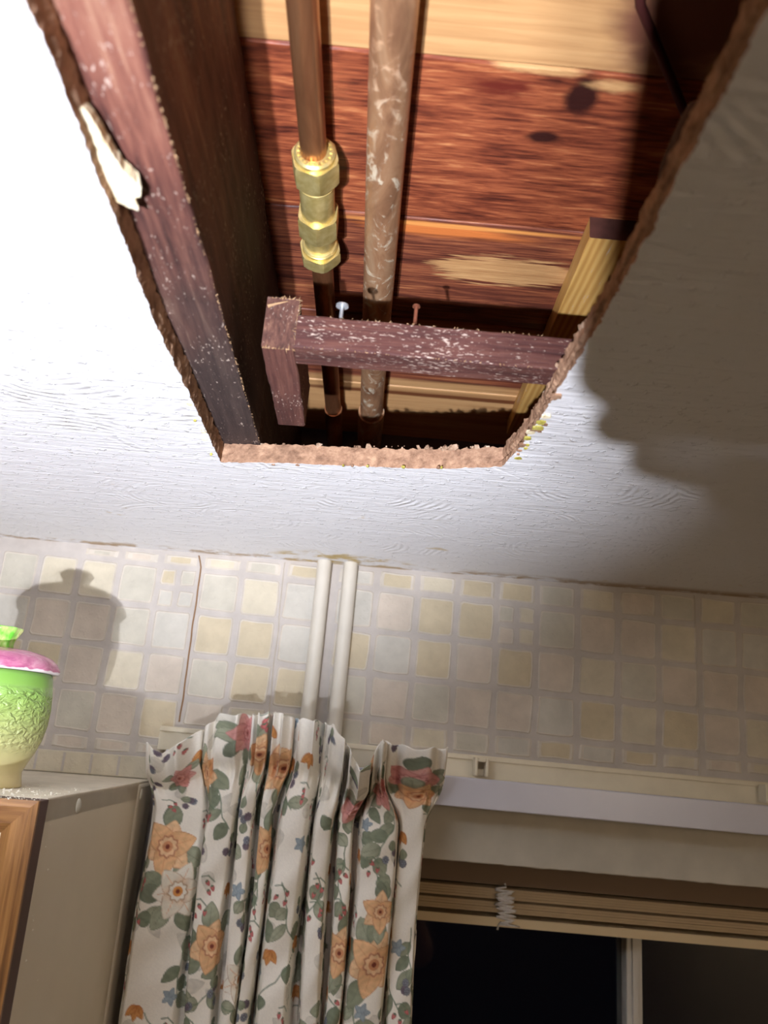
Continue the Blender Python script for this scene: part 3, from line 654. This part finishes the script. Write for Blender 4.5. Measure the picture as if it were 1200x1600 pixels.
# ------------------------------------------------------------------ floral curtain
def build_curtain():
    hx = [245, 325, 395, 425, 460, 505, 545, 580, 600, 690]; bx_ = [196, 290, 345, 375, 400, 465, 505, 535, 605, 649]
    HX = np.array([-0.1887+(p-245)*0.000634 for p in hx]); BX = np.array([-0.1825+(p-196)*0.000578 for p in bx_])
    nseg = 9
    Hd = np.array([0.010, 0.020, 0.026, 0.028, 0.028, 0.030, 0.036, 0.030, 0.014]); Bd = np.array([0.012, 0.024, 0.030, 0.030, 0.036, 0.036, 0.030, 0.032, 0.016])
    ztx = np.array([-0.1887, -0.173, -0.138, -0.125, -0.094, -0.072, -0.053, -0.034, -0.015, 0.0, 0.011, 0.021, 0.030, 0.043, 0.062, 0.0935])
    ztz = np.array([-0.0116, -0.022, 0.005, 0.0187, 0.021, 0.0246, 0.020, 0.020, 0.0166, 0.000, -0.021, -0.017, 0.006, 0.004, 0.001, 0.004])
    PER = 74; ns = nseg*PER+1
    t = np.linspace(0, nseg, ns); seg = np.minimum(t.astype(int), nseg-1); u = t-seg
    def row(X, D, k, pw):
        x = X[seg]+(X[seg+1]-X[seg])*(u+k*np.sin(2*PI*u)); y = -D[seg]*np.power(np.clip(np.sin(PI*u), 0, 1), pw); return x, y
    def ss(a, b, v): q = np.clip((v-a)/(b-a), 0, 1); return q*q*(3-2*q)
    def row2(X, D, k, gap):
        x = X[seg]+(X[seg+1]-X[seg])*(u+k*np.sin(2*PI*u)); g = gap[seg]; y = -D[seg]*ss(g*.3, g+.16, u)*ss(1-gap[seg]*.3, 1-gap[seg]-.16, u)*(0.70+0.30*np.sin(PI*u)); return x, y
    gp = np.array([0.05, 0.10, 0.12, 0.14, 0.17, 0.16, 0.12, 0.08, 0.06])
    hx_, hy_ = row2(HX, Hd, -0.10, gp*.8); bx2, by2 = row2(BX, Bd, -0.10, gp)
    lean = np.interp(t, [0, .3, 1.0, 1.3, 5.6, 6.2, 7.0, 8.0, 9.0], [.024, .026, .010, .004, .006, .030, .026, .020, .026])
    zlow_ = np.interp(t, [0, 1, 9], [0.052, 0.046, 0.050])
    hy_ += -0.0065*np.sin(t*12.6+0.6)-0.0035*np.sin(t*23.3+1)
    hy_[t > 8] += 0.012*(t[t > 8]-8)*0; hx_ += 0.0015*np.sin(t*17)
    ztop = np.interp(hx_, ztx, ztz)+0.0012*np.sin(t*19)
    vfine = np.concatenate([np.arange(0, 0.262, 0.0009), np.arange(0.262, 1.0, 0.008)]); nv = len(vfine)
    P = np.zeros((nv, ns, 3))
    zref = 0.012
    for r, v in enumerate(vfine):
        zline = zref-v
        # the top rows follow the wavy heading, lower rows settle to level lines
        k = np.clip(v/0.10, 0, 1); k = k*k*(3-2*k)
        zz = (ztop-v*(1.0-0.0))*(1-k)+zline*k
        b = np.clip((v-0.030)/0.055, 0, 1); b = b*b*(3-2*b)
        x = hx_*(1-b)+bx2*b; y = hy_*(1-b)+by2*b
        pinch = math.exp(-((v-0.047)/0.010)**2)                       # the gathering tape
        y = y*(1-0.45*pinch)+0.002*pinch*np.sin(t*41)
        fl = np.clip(1-v/zlow_, 0, 1); y = y*(1+0.2*math.exp(-(v/0.018)**2))-lean*np.power(fl, 0.8)
        wv = 0.0016*np.sin(v*26+t*1.9)+0.0010*np.sin(v*61+t*3.3)+0.0006*np.sin(v*140+t*8)
        sway = (v-0.1)*(-0.012)*(t/nseg-0.3)
        x = x+0.0020*np.sin(v*19+seg*1.7)*b+sway*0.3
        P[r, :, 0] = x; P[r, :, 1] = np.minimum(0.838+y+wv*(0.4+b), 0.8405); P[r, :, 2] = zz
    # arc length across the cloth at mid height -> print coordinates
    ref = P[int(np.searchsorted(vfine, 0.14))]; arc = np.concatenate([[0], np.cumsum(np.linalg.norm(np.diff(ref[:, :2], axis=0), axis=1))])
    U = np.broadcast_to(arc[None, :], (nv, ns)); Vv = np.broadcast_to(vfine[:, None], (nv, ns))
    # ---- print
    base = np.array(srgb(243, 237, 224)[:3]); C = np.empty((nv, ns, 3)); C[:] = base
    def paint(m, col, a=1.0):
        col = np.array(srgb(*col)[:3]); mm = (np.clip(m, 0, 1)*a)[..., None]
        return mm, col
    def region(cx, cy, R):
        i0, i1 = np.searchsorted(arc, [cx-R, cx+R]); j0, j1 = np.searchsorted(vfine, [cy-R, cy+R])
        return slice(j0, j1), slice(i0, i1)
    def blend(sl, m, col, a=1.0):
        mm, c = paint(m, col, a); C[sl] = C[sl]*(1-mm)+c*mm
    sm = lambda d, w_=0.0007: np.clip(0.5-d/w_, 0, 1)
    def rot(sl, cx, cy, an):
        dx = U[sl]-cx; dy = Vv[sl]-cy; return dx*math.cos(an)+dy*math.sin(an), -dx*math.sin(an)+dy*math.cos(an)
    def petal(sl, cx, cy, an, L, W, col, edge, vein=None, tip=0.6):
        x, y = rot(sl, cx, cy, an); s = np.clip(x/L, 0, 1); hw = W*np.power(np.clip(np.sin(PI*np.power(s, tip)), 0, 1), 0.75)
        d = np.abs(y)-hw; d = np.where((x < 0) | (x > L), 0.01, d)
        blend(sl, sm(d), col); blend(sl, sm(np.abs(d+0.0004)-0.0003), edge, 0.75)
        if vein: blend(sl, sm(np.abs(y)-0.00035)*(x > 0)*(x < L*.8), vein, 0.6); blend(sl, sm(d)*np.clip(1-s*2.0, 0, 1), vein, 0.55)
    def flower(cx, cy, R, cols, edge, core, an=0.0, n=6):
        sl = region(cx, cy, R*1.3)
        for ring in (0, 1):
            for k in range(ring, n, 2):
                a = an+2*PI*k/n+rng.uniform(-.12, .12); petal(sl, cx, cy, a, R*rng.uniform(.9, 1.1), R*.42, cols[(k) % len(cols)], edge, core)
        x, y = rot(sl, cx, cy, 0); r = np.hypot(x, y); th = np.arctan2(y, x)
        blend(sl, sm(r-R*.36*(1+.10*np.sin(th*9+an))), edge); blend(sl, sm(r-R*.30*(1+.10*np.sin(th*9+an))), cols[0]); blend(sl, sm(r-R*.18), core); blend(sl, sm(r-R*.08), (126, 66, 52))
    def leaf(cx, cy, an, L, W, col=(152, 158, 134), edge=(112, 120, 102)):
        sl = region(cx, cy, L*1.15); petal(sl, cx, cy, an, L, W, col, edge, (122, 132, 112), 0.85)
    def berry(cx, cy, R, col=(126, 112, 122)):
        sl = region(cx, cy, R*3.2)
        for k in range(9):
            a = 2*PI*k/8; rr = 0 if k == 8 else R; x, y = rot(sl, cx+rr*math.cos(a), cy+rr*math.sin(a)*1.15, 0); r = np.hypot(x, y)
            blend(sl, sm(r-R*.62), (88, 80, 92)); blend(sl, sm(r-R*.48), col)
    def bud(cx, cy, an, R, col=(206, 120, 116)):
        sl = region(cx, cy, R*2.6); petal(sl, cx, cy, an, R*2, R*.62, col, (168, 84, 88), None, 0.7); petal(sl, cx, cy, an, R*.7, R*.42, (120, 138, 112), (90, 108, 90), None, .8)
    def vine(pts, w_=0.00055, col=(120, 136, 112)):
        pts = np.array(pts)
        for (a, b) in zip(pts[:-1], pts[1:]):
            c = (a+b)/2; R = np.linalg.norm(b-a)/2+0.002; sl = region(c[0], c[1], R); d = b-a; L2 = (d**2).sum()+1e-12
            tt = np.clip(((U[sl]-a[0])*d[0]+(Vv[sl]-a[1])*d[1])/L2, 0, 1); dist = np.hypot(U[sl]-a[0]-tt*d[0], Vv[sl]-a[1]-tt*d[1]); blend(sl, sm(dist-w_), col, 0.9)
    W_ = arc[-1]; PE = [(240, 202, 158), (236, 190, 142)]; OE = (196, 134, 104); OC = (214, 150, 110)
    # faint shadow print
    for k in range(110):
        cx, cy = rng.uniform(0, W_), rng.uniform(0, 0.30); sl = region(cx, cy, 0.02); a = rng.uniform(0, 6)
        petal(sl, cx, cy, a, 0.018, 0.006, (222, 216, 202), (214, 208, 194), None)
    # vines with leaves
    for k in range(48):
        cx, cy = (k+rng.uniform(0, .9))*W_/48, rng.uniform(0.0, 0.27); a = rng.uniform(0.8, 2.3); pts = [(cx, cy)]; p = np.array([cx, cy])
        for q in range(11):
            a += rng.uniform(-.45, .45); p = p+0.006*np.array([math.cos(a), math.sin(a)]); pts.append(tuple(p))
            if q % 2 and rng.random() < .85: leaf(p[0], p[1], a+rng.choice([-1, 1])*rng.uniform(.6, 1.3), rng.uniform(.012, .021), rng.uniform(.0045, .0075), [(154, 158, 134), (172, 174, 150), (134, 142, 120)][rng.integers(3)])
        vine(pts)
    placed = []
    def free(x, y, r):
        for (a, b, c) in placed:
            if math.hypot(a-x, b-y) < (c+r): return False
        placed.append((x, y, r)); return True
    def s_at(x, z):                                                   # cloth coordinate of the point facing out at (x, z)
        r = int(np.argmin(np.abs(P[:, ns//2, 2]-z))); d = np.abs(P[r, :, 0]-x)*3+(P[r, :, 1]-0.82)*0.6; i = int(np.argmin(d)); return arc[i], vfine[r]
    def big(cx, cy, R, kind):
        placed.append((cx, cy, R))
        for q in range(5):
            a = rng.uniform(0, 2*PI); leaf(cx+R*.55*math.cos(a), cy+R*.55*math.sin(a), a+rng.uniform(-.4, .4), R*1.0, R*.34, [(146, 152, 128), (166, 170, 146), (126, 132, 112)][q % 3])
        if kind == 'p': flower(cx, cy, R, PE, OE, OC, rng.uniform(0, 1))
        elif kind == 'w': flower(cx, cy, R, [(240, 234, 220), (234, 226, 208)], (196, 166, 136), (226, 156, 88), rng.uniform(0, 1))
        else: flower(cx, cy, R, [(226, 172, 162), (220, 160, 152)], (184, 116, 114), (196, 126, 118), rng.uniform(0, 1))
    X_ = lambda p, y: -0.1825+(p-(243-(y-1225)*0.123))*0.000640
    for (u_, v_, R, kind) in ((268, 1308, 0.027, 'p'), (285, 1368, 0.025, 'w'), (560, 1465, 0.027, 'p'), (572, 1395, 0.017, 'p'), (335, 1440, 0.024, 'p'), (415, 1310, 0.023, 'p'), (512, 1448, 0.022, 'p'),
                              (440, 1200, 0.022, 'p'), (405, 1180, 0.016, 'p'), (325, 1195, 0.020, 'p'), (630, 1195, 0.017, 'r'), (545, 1240, 0.019, 'r'), (515, 1580, 0.02, 'r'), (410, 1595, 0.02, 'p'), (290, 1180, 0.013, 'r'), (640, 1225, 0.014, 'p')):
        x = X_(u_, v_); z = 0.0246-(v_-1115-(u_-430)*0.085)*0.00062; a, b = s_at(x, z); big(a, b, R, kind)
    for k in range(900):
        x, y = rng.uniform(0, W_), rng.uniform(0, 0.27); kind = rng.integers(7)
        if kind == 0:
            if free(x, y, 0.020): big(x, y, rng.uniform(.016, .022), ['p', 'w', 'r'][rng.integers(3)])
        elif kind in (1, 2):
            if free(x, y, 0.010):
                for q in range(3): berry(x+rng.uniform(-.008, .008), y+rng.uniform(-.007, .007), 0.0021, [(128, 114, 124), (138, 144, 152)][rng.integers(2)])
                leaf(x, y-.004, rng.uniform(3.4, 6), .010, .004)
        elif kind in (3, 4):
            if free(x, y, 0.009):
                for q in range(3): a = rng.uniform(.6, 2.4); bud(x+rng.uniform(-.006, .006), y+.004*q-.004, a, .0030)
                vine([(x-.006, y-.007), (x, y-.008), (x+.006, y-.003)])
        elif kind == 5:
            if free(x, y, 0.011):
                for q in range(3): sl = region(x, y, .02); petal(sl, x, y, 1.0+q*.7, .013, .0036, (222, 160, 98), (186, 110, 64), (190, 112, 66), .7)
        else:
            if free(x, y, 0.010):
                for q in range(5): sl = region(x, y, .012); petal(sl, x, y, q*1.26, .008, .0026, (160, 172, 178), (128, 142, 150), None, .7)
    blot = 0.5+0.5*np.sin(U*410+3*np.sin(Vv*300))*np.sin(Vv*370+2*np.sin(U*220)); pr = np.clip(np.abs(C-base).sum(-1, keepdims=True)*1.6, 0, 1)
    C = C*(1-0.20*pr*(blot[..., None]-0.25))                           # watercolour unevenness of the print
    C *= (1+0.02*rng.standard_normal((nv, ns, 1)))
    vs = P.reshape(-1, 3); og = np.array([-0.05, 0.838, vs[:, 2].min()]); me = bpy.data.meshes.new('cloth')
    nf = (nv-1)*(ns-1); idx = (np.arange(nv-1)[:, None]*ns+np.arange(ns-1)[None, :]).ravel()
    fa = np.stack([idx, idx+ns, idx+ns+1, idx+1], 1)
    me.vertices.add(nv*ns); me.vertices.foreach_set('co', (vs-og).ravel().astype(np.float32))
    me.loops.add(nf*4); me.loops.foreach_set('vertex_index', fa.ravel().astype(np.int32))
    me.polygons.add(nf); me.polygons.foreach_set('loop_start', (np.arange(nf)*4).astype(np.int32)); me.polygons.foreach_set('use_smooth', np.ones(nf, bool))
    me.update(calc_edges=True)
    at = me.color_attributes.new('print', 'FLOAT_COLOR', 'POINT'); cc = np.ones((nv*ns, 4), np.float32); cc[:, :3] = np.clip(C.reshape(-1, 3), 0, 1); at.data.foreach_set('color', cc.ravel())
    tm = NT('floral_printed_cotton', 0.85, 0.15); a_ = tm.n('ShaderNodeAttribute', attribute_name='print'); tm.col(a_.outputs['Color'])
    tm.bump(tm.noise(tm.scaled((1, 1, 1)), 900, 2), 0.15, 0.0004)
    me.materials.append(tm.m); me.materials.append(plain('cream_curtain_lining', srgb(236, 230, 216), 0.85, 0.15))
    o = link('curtain', me, og); tag(o, 'cream cotton curtain with peach flowers and green leaves in deep folds', 'curtain')
    sd = o.modifiers.new('thickness', 'SOLIDIFY'); sd.thickness = 0.0009; sd.offset = -1; sd.material_offset = 1; sd.use_rim = True
    return o
build_curtain()

# ------------------------------------------------------------------ wall cabinet and honey pot
M_OAK = wood('brown_oak_moulding', [(0.32, srgb(70, 44, 26)), (0.44, srgb(132, 90, 50)), (0.58, srgb(172, 124, 72)), (0.75, srgb(196, 150, 94))], 'Z', 260, 12, [], rough=0.4, bump=0.3, seed=2)
M_OAKX = wood('brown_oak_moulding_rail', [(0.32, srgb(70, 44, 26)), (0.44, srgb(132, 90, 50)), (0.58, srgb(172, 124, 72)), (0.75, srgb(196, 150, 94))], 'X', 260, 12, [], rough=0.4, bump=0.3, seed=5)
M_CARC = plain('taupe_laminate', srgb(218, 206, 182), 0.55, 0.3, 0, 0.03, 14)
M_CTOP = plain('dusty_cream_board', srgb(206, 194, 172), 0.7, 0.2, 0, 0.10, 60)
CX1, CY0, CZ1, CZB = -0.196, 0.5855, -0.0488, -0.75
cab = empty('wall_cabinet', (-0.50, 0.74, CZB)); tag(cab, 'taupe wall cabinet with an oak-edged cream door', 'cabinet')
mb = MB(); mb.box(CX1-0.016, CX1, CY0, 0.832, CZB, CZ1-0.0012, bev=0.0006); o = mb.out('side_panel', M_CARC, cab)
mb = MB(); mb.box(CX1-0.010, CX1+0.002, 0.832, 0.8855, CZB, CZ1-0.002, bev=0.0025); mb.out('scribe_strip', plain('taupe_filler', srgb(198, 186, 164), 0.55), cab)
mb = MB(); mb.box(-0.80, CX1, CY0, 0.886, CZ1-0.016, CZ1, bev=0.0008); mb.out('top_panel', M_CTOP, cab)
mb = MB(); mb.box(-0.80, -0.784, CY0, 0.886, CZB, CZ1-0.016); mb.out('side_panel', M_CARC, cab)
mb = MB(); mb.box(-0.784, CX1-0.016, CY0, 0.886, CZB, CZB+0.016); mb.out('bottom_panel', M_CARC, cab)
mb = MB(); mb.box(-0.784, CX1-0.016, 0.880, 0.885, CZB+0.016, CZ1-0.016); mb.out('back_panel', M_CARC, cab)
for y, z in ((0.6530, -0.0580), (0.838, -0.0600)):
    mb = MB(); bm = bmesh.new(); bmesh.ops.create_uvsphere(bm, u_segments=20, v_segments=10, radius=0.0062)
    bm.verts.index_update(); mb.add([(CX1+(0.002 if y > .8 else 0)+v.co.x*0.30, y+v.co.y*(0.8 if y < .8 else .5), z+v.co.z*.85) for v in bm.verts], [[v.index for v in f.verts] for f in bm.faces]); bm.free()
    o = mb.out('screw_cap', plain('pale_cap', srgb(196, 190, 172), 0.4), cab, True)
DX0, DX1, DZ0, DZ1 = -0.800, -0.1945, -0.748, -0.0492
mb = MB(); mb.box(DX0, DX1, 0.5665, 0.5835, DZ0, DZ1, bev=0.0008); door = mb.out('door', plain('dark_door_edge', srgb(92, 70, 62), 0.6), cab)
mb = MB(); mb.box(DX0+0.018, DX1-0.018, 0.5655, 0.5670, DZ0+0.018, DZ1-0.018); o = mb.out('door_panel', plain('cream_laminate', srgb(232, 222, 190), 0.4), door)
def rail_piece(p, q, horiz, mat):
    """oak edge moulding with mitred ends"""
    fr, bk, wd = 0.5625, 0.5672, 0.0205
    if horiz:
        zt = p; zi = p-wd if p > -0.4 else p+wd
        prof = [(zt, bk), (zt, fr+0.002), (zt+(zi-zt)*.2, fr), (zt+(zi-zt)*.7, fr), (zi, fr+0.003), (zi, bk)]; vs = []
        for e, sg in ((DX0, 1), (DX1, -1)): vs += [(e+sg*abs(z-zt), y, z) for z, y in prof]
    else:
        xt = p; xi = p-wd if p > -0.4 else p+wd
        prof = [(xt, bk), (xt, fr+0.002), (xt+(xi-xt)*.2, fr), (xt+(xi-xt)*.7, fr), (xi, fr+0.003), (xi, bk)]; vs = []
        for e, sg in ((DZ0, 1), (DZ1, -1)): vs += [(x, y, e+sg*abs(x-xt)) for x, y in prof]
    n = 6; fs = [(i, (i+1) % n, n+(i+1) % n, n+i) for i in range(n)]+[tuple(range(n))[::-1], tuple(range(n, 2*n))]
    bm = bmesh.new(); bv = [bm.verts.new(v) for v in vs]
    for f in fs: bm.faces.new([bv[i] for i in f])
    bmesh.ops.recalc_face_normals(bm, faces=bm.faces); bm.verts.index_update()
    o = mesh('oak_moulding', [v.co[:] for v in bm.verts], [[v.index for v in f.verts] for f in bm.faces], mat, door); bm.free(); return o
rail_piece(DZ1, 0, True, M_OAKX); rail_piece(DZ0, 0, True, M_OAKX); rail_piece(DX1, 0, False, M_OAK); rail_piece(DX0, 0, False, M_OAK)
mb = MB()
for i in range(420):
    crumb(mb, (random.uniform(-0.34, -0.198), CY0+abs(random.gauss(0, 0.045)), CZ1+0.0002), random.choice([0.0002, 0.0003, 0.0004, 0.0006, 0.0010]))
for i in range(60): crumb(mb, (random.uniform(-0.30, -0.197), random.uniform(0.5635, 0.584), DZ1+0.0001), random.uniform(0.0002, 0.0007))
for i in range(14): crumb(mb, (CX1+0.0001, random.uniform(0.588, 0.65), random.uniform(-0.18, -0.06)), random.uniform(0.0003, 0.0008))
o = mb.out('plaster_dust', plain('white_plaster_dust', srgb(236, 230, 214), 0.9)); tag(o, 'white plaster dust scattered on the cabinet top', 'dust', kind='stuff')

PX, PY, PZ = -0.2745, 0.650, CZ1
pot = empty('honey_pot', (PX, PY, PZ)); tag(pot, 'green glazed ceramic honey pot with a pink lid standing on the cabinet', 'pot')
def potm():
    t = NT('green_to_cream_glaze', 0.22, 0.5); o = t.xyz(); g = t.math('SUBTRACT', o[2], PZ+Z0)
    c = t.ramp(t.math('DIVIDE', g, 0.085), [(0.10, srgb(220, 204, 152)), (0.32, srgb(206, 204, 142)), (0.62, srgb(168, 190, 108)), (0.86, srgb(136, 180, 84)), (0.98, srgb(118, 166, 72))]); t.col(c)
    vn = t.noise(t.scaled((1, 1, 1.7)), 150, 2, 0.5, 0.8)
    k = t.math('MULTIPLY', t.step(g, 0.022, 0.034), t.math('SUBTRACT', 1.0, t.step(g, 0.066, 0.074)))
    t.bump(t.math('MULTIPLY', vn, t.math('MULTIPLY', k, 2.6)), 0.95, 0.0020); return t.m
mb = MB(); prof = [(0.0330, 0), (0.0338, 0.0010), (0.0328, 0.006), (0.0322, 0.011), (0.0348, 0.017), (0.0388, 0.025), (0.0422, 0.034), (0.0445, 0.046), (0.0450, 0.058), (0.0440, 0.070), (0.0425, 0.080), (0.0415, 0.0835), (0.0395, 0.0835), (0.0385, 0.060)]
mb.lathe(prof, (PX, PY, PZ), 96, rmod=lambda a, h: 1+(0.006*math.sin(a*17+h*300)*math.sin(h*260) if 0.02 < h < 0.072 else 0))
body = mb.out('pot_body', potm(), pot, True)
def lidm():
    t = NT('pink_lid_glaze', 0.2, 0.5); n = t.noise(t.scaled((60, 60, 140)), 1, 4, 0.6, 1.0)
    c = t.ramp(n, [(0.32, srgb(168, 84, 122)), (0.52, srgb(196, 118, 146)), (0.72, srgb(214, 160, 172))])
    o = t.xyz(); g = t.math('SUBTRACT', o[2], PZ+Z0+0.0842); w_ = t.math('MULTIPLY', t.math('SUBTRACT', t.noise(t.scaled((1, 1, 0)), 110, 2), .5), 0.004)
    c = t.mix(t.step(t.math('ADD', g, w_), 0.0008, 0.0017), srgb(236, 224, 222), c); t.col(c); t.bump(n, 0.3, 0.001); return t.m
mb = MB(); mb.lathe([(0.0400, 0.0838), (0.0462, 0.0840), (0.0470, 0.0852), (0.0464, 0.0875), (0.0440, 0.0915), (0.0400, 0.0950), (0.0330, 0.0980), (0.0240, 0.1000), (0.0130, 0.1008), (0.0095, 0.1010)], (PX, PY, PZ), 96, rmod=lambda a, h: 1+0.012*math.sin(a*13)*max(0, (0.096-h)/0.012)*(1 if h > .0845 else .4))
lid = mb.out('lid', lidm(), pot, True); tag(lid, 'glossy pink lid with a white dripping rim')
def knobm():
    t = NT('green_knob_glaze', 0.2, 0.5); n = t.noise(t.scaled((1, 1, .4)), 150, 3); t.col(t.ramp(n, [(0.35, srgb(104, 196, 60)), (0.55, srgb(170, 216, 110)), (0.68, srgb(214, 226, 150)), (0.76, srgb(146, 72, 70))])); return t.m
mb = MB(); mb.lathe([(0.0098, 0.1000), (0.0090, 0.1035), (0.0096, 0.1070), (0.0118, 0.1110), (0.0138, 0.1145), (0.0142, 0.1162), (0.0128, 0.1170), (0.0085, 0.1152), (0.004, 0.1145)], (PX, PY, PZ), 40, rmod=lambda a, h: 1+0.05*math.sin(a*8))
o = mb.out('knob', knobm(), lid, True); tag(o, 'green stalk-shaped knob')
def ell(mb, c, r, mi=0, M_=None):
    bm = bmesh.new(); bmesh.ops.create_uvsphere(bm, u_segments=16, v_segments=10, radius=1); bm.verts.index_update()
    mb.add([tuple(Vector(c)+((M_ @ v.co) if M_ else v.co)*1 if M_ else (c[0]+v.co.x*r[0], c[1]+v.co.y*r[1], c[2]+v.co.z*r[2])) for v in bm.verts], [[v.index for v in f.verts] for f in bm.faces], mi); bm.free()
def on_pot(x, z, r):
    dx = x-PX; return (x, PY-math.sqrt(max(1e-6, r*r-dx*dx)), z)
mb = MB(); c = on_pot(-0.2735, PZ+0.0450, 0.0445)
for k in range(5): ell(mb, (c[0]+0.0035-0.0022*k, c[1]+0.0003*k, c[2]-0.0008+0.0006*k), (0.0014, 0.0018, 0.0026), k % 2)
ell(mb, (c[0]-0.002, c[1]-0.001, c[2]+0.003), (0.004, 0.0008, 0.002), 2)
o = mb.out('bee', [plain('bee_yellow', srgb(220, 170, 50), 0.3), plain('bee_brown', srgb(70, 44, 20), 0.3), plain('bee_wing', srgb(214, 204, 176), 0.3)], pot, True); tag(o, 'small yellow and brown moulded bee')
mb = MB(); c = on_pot(-0.2765, PZ+0.0700, 0.0440)
for k in range(6): a = k*PI/3; ell(mb, (c[0]+0.005*math.cos(a), c[1]+0.0004, c[2]+0.005*math.sin(a)), (0.0036, 0.0016, 0.0036))
ell(mb, (c[0], c[1]-0.001, c[2]), (0.0028, 0.0016, 0.0028), 1)
o = mb.out('moulded_flower', [plain('flower_pink', srgb(226, 136, 140), 0.3), plain('flower_cream', srgb(236, 214, 150), 0.3)], pot, True); tag(o, 'pink moulded flower')

# ------------------------------------------------------------------ the photographer's hand and phone, behind the lens
def cw(a, b, c): return RT*a+UP*b+fw*c
def build_hand():
    me = bpy.data.meshes.new('hand'); V_ = []; E_ = []; R_ = []
    def chain(pts, start=None):
        prev = start
        for (a, b, c, r) in pts:
            V_.append(cw(a, b, c)); R_.append(r); i = len(V_)-1
            if prev is not None: E_.append((prev, i))
            prev = i
        return prev
    el = chain([(0.19, -0.46, -0.26, 0.042), (0.15, -0.36, -0.19, 0.040), (0.105, -0.24, -0.09, 0.030), (0.085, -0.19, -0.05, 0.026), (0.074, -0.135, -0.020, 0.028)])
    for pts in ([(0.070, -0.080, 0.003, 0.015), (0.052, -0.050, 0.010, 0.0100), (0.016, -0.050, 0.017, 0.0090), (-0.023, -0.054, 0.014, 0.0082)],
                [(0.058, -0.098, 0.003, 0.016), (0.042, -0.072, 0.013, 0.0100), (0.008, -0.070, 0.017, 0.0092), (-0.025, -0.073, 0.013, 0.0082)],
                [(0.054, -0.112, 0.003, 0.015), (0.038, -0.098, 0.013, 0.0098), (0.010, -0.088, 0.015, 0.0098), (-0.016, -0.083, 0.012, 0.0082)],
                [(0.052, -0.128, 0.000, 0.014), (0.042, -0.113, 0.010, 0.0100), (0.022, -0.103, 0.012, 0.0092), (0.006, -0.096, 0.010, 0.0078)],
                [(0.066, -0.112, -0.036, 0.016), (0.046, -0.085, -0.034, 0.0110), (0.026, -0.060, -0.030, 0.0095), (0.014, -0.040, -0.027, 0.0085)]):
        chain(pts, el)
    og = Vector((0.1, -0.2, -0.5)); me.from_pydata([v-og for v in V_], E_, [])
    o = link('person', me, og); tag(o, "photographer's hand and forearm holding the phone behind the lens", 'person')
    o.modifiers.new('skin', 'SKIN'); sv = me.skin_vertices[0].data
    for i, r in enumerate(R_): sv[i].radius = (r, r)
    sv[0].use_root = True
    sb = o.modifiers.new('smooth', 'SUBSURF'); sb.levels = 2; sb.render_levels = 2
    me.materials.append(plain('skin', srgb(206, 160, 136), 0.5, 0.3))
    return o
build_hand()
def rrect(w_, h_, r, n=8):
    out = []
    for (cx, cy, a0) in ((w_/2-r, h_/2-r, 0), (-w_/2+r, h_/2-r, PI/2), (-w_/2+r, -h_/2+r, PI), (w_/2-r, -h_/2+r, 3*PI/2)):
        for k in range(n+1): a = a0+PI/2*k/n; out.append((cx+r*math.cos(a), cy+r*math.sin(a)))
    return out
ph = empty('phone', cw(0.012, 0.02, -0.009)); tag(ph, "photographer's black phone behind the lens", 'phone')
def slab(name, w_, h_, r, c0, c1, mat, ox=0.0165, oy=-0.005, ang=math.radians(-12)):
    pr = rrect(w_, h_, r); n = len(pr); vs = []
    for c, k in ((c0, .985), (c0+0.001, 1), (c1-0.001, 1), (c1, .985)):
        for (x, y) in pr: x, y = x*k, y*k; vs.append(cw(ox+x*math.cos(ang)-y*math.sin(ang), oy+x*math.sin(ang)+y*math.cos(ang), c))
    fs = [tuple(range(n))[::-1], tuple(3*n+i for i in range(n))]
    for l in range(3):
        for i in range(n): fs.append((l*n+i, l*n+(i+1) % n, (l+1)*n+(i+1) % n, (l+1)*n+i))
    return mesh(name, vs, fs, mat, ph)
slab('phone_case', 0.074, 0.150, 0.011, -0.0150, -0.0060, plain('black_phone_case', srgb(26, 26, 28), 0.5))
slab('phone_screen', 0.068, 0.144, 0.009, -0.0158, -0.0145, plain('dark_phone_glass', srgb(12, 12, 14), 0.1))
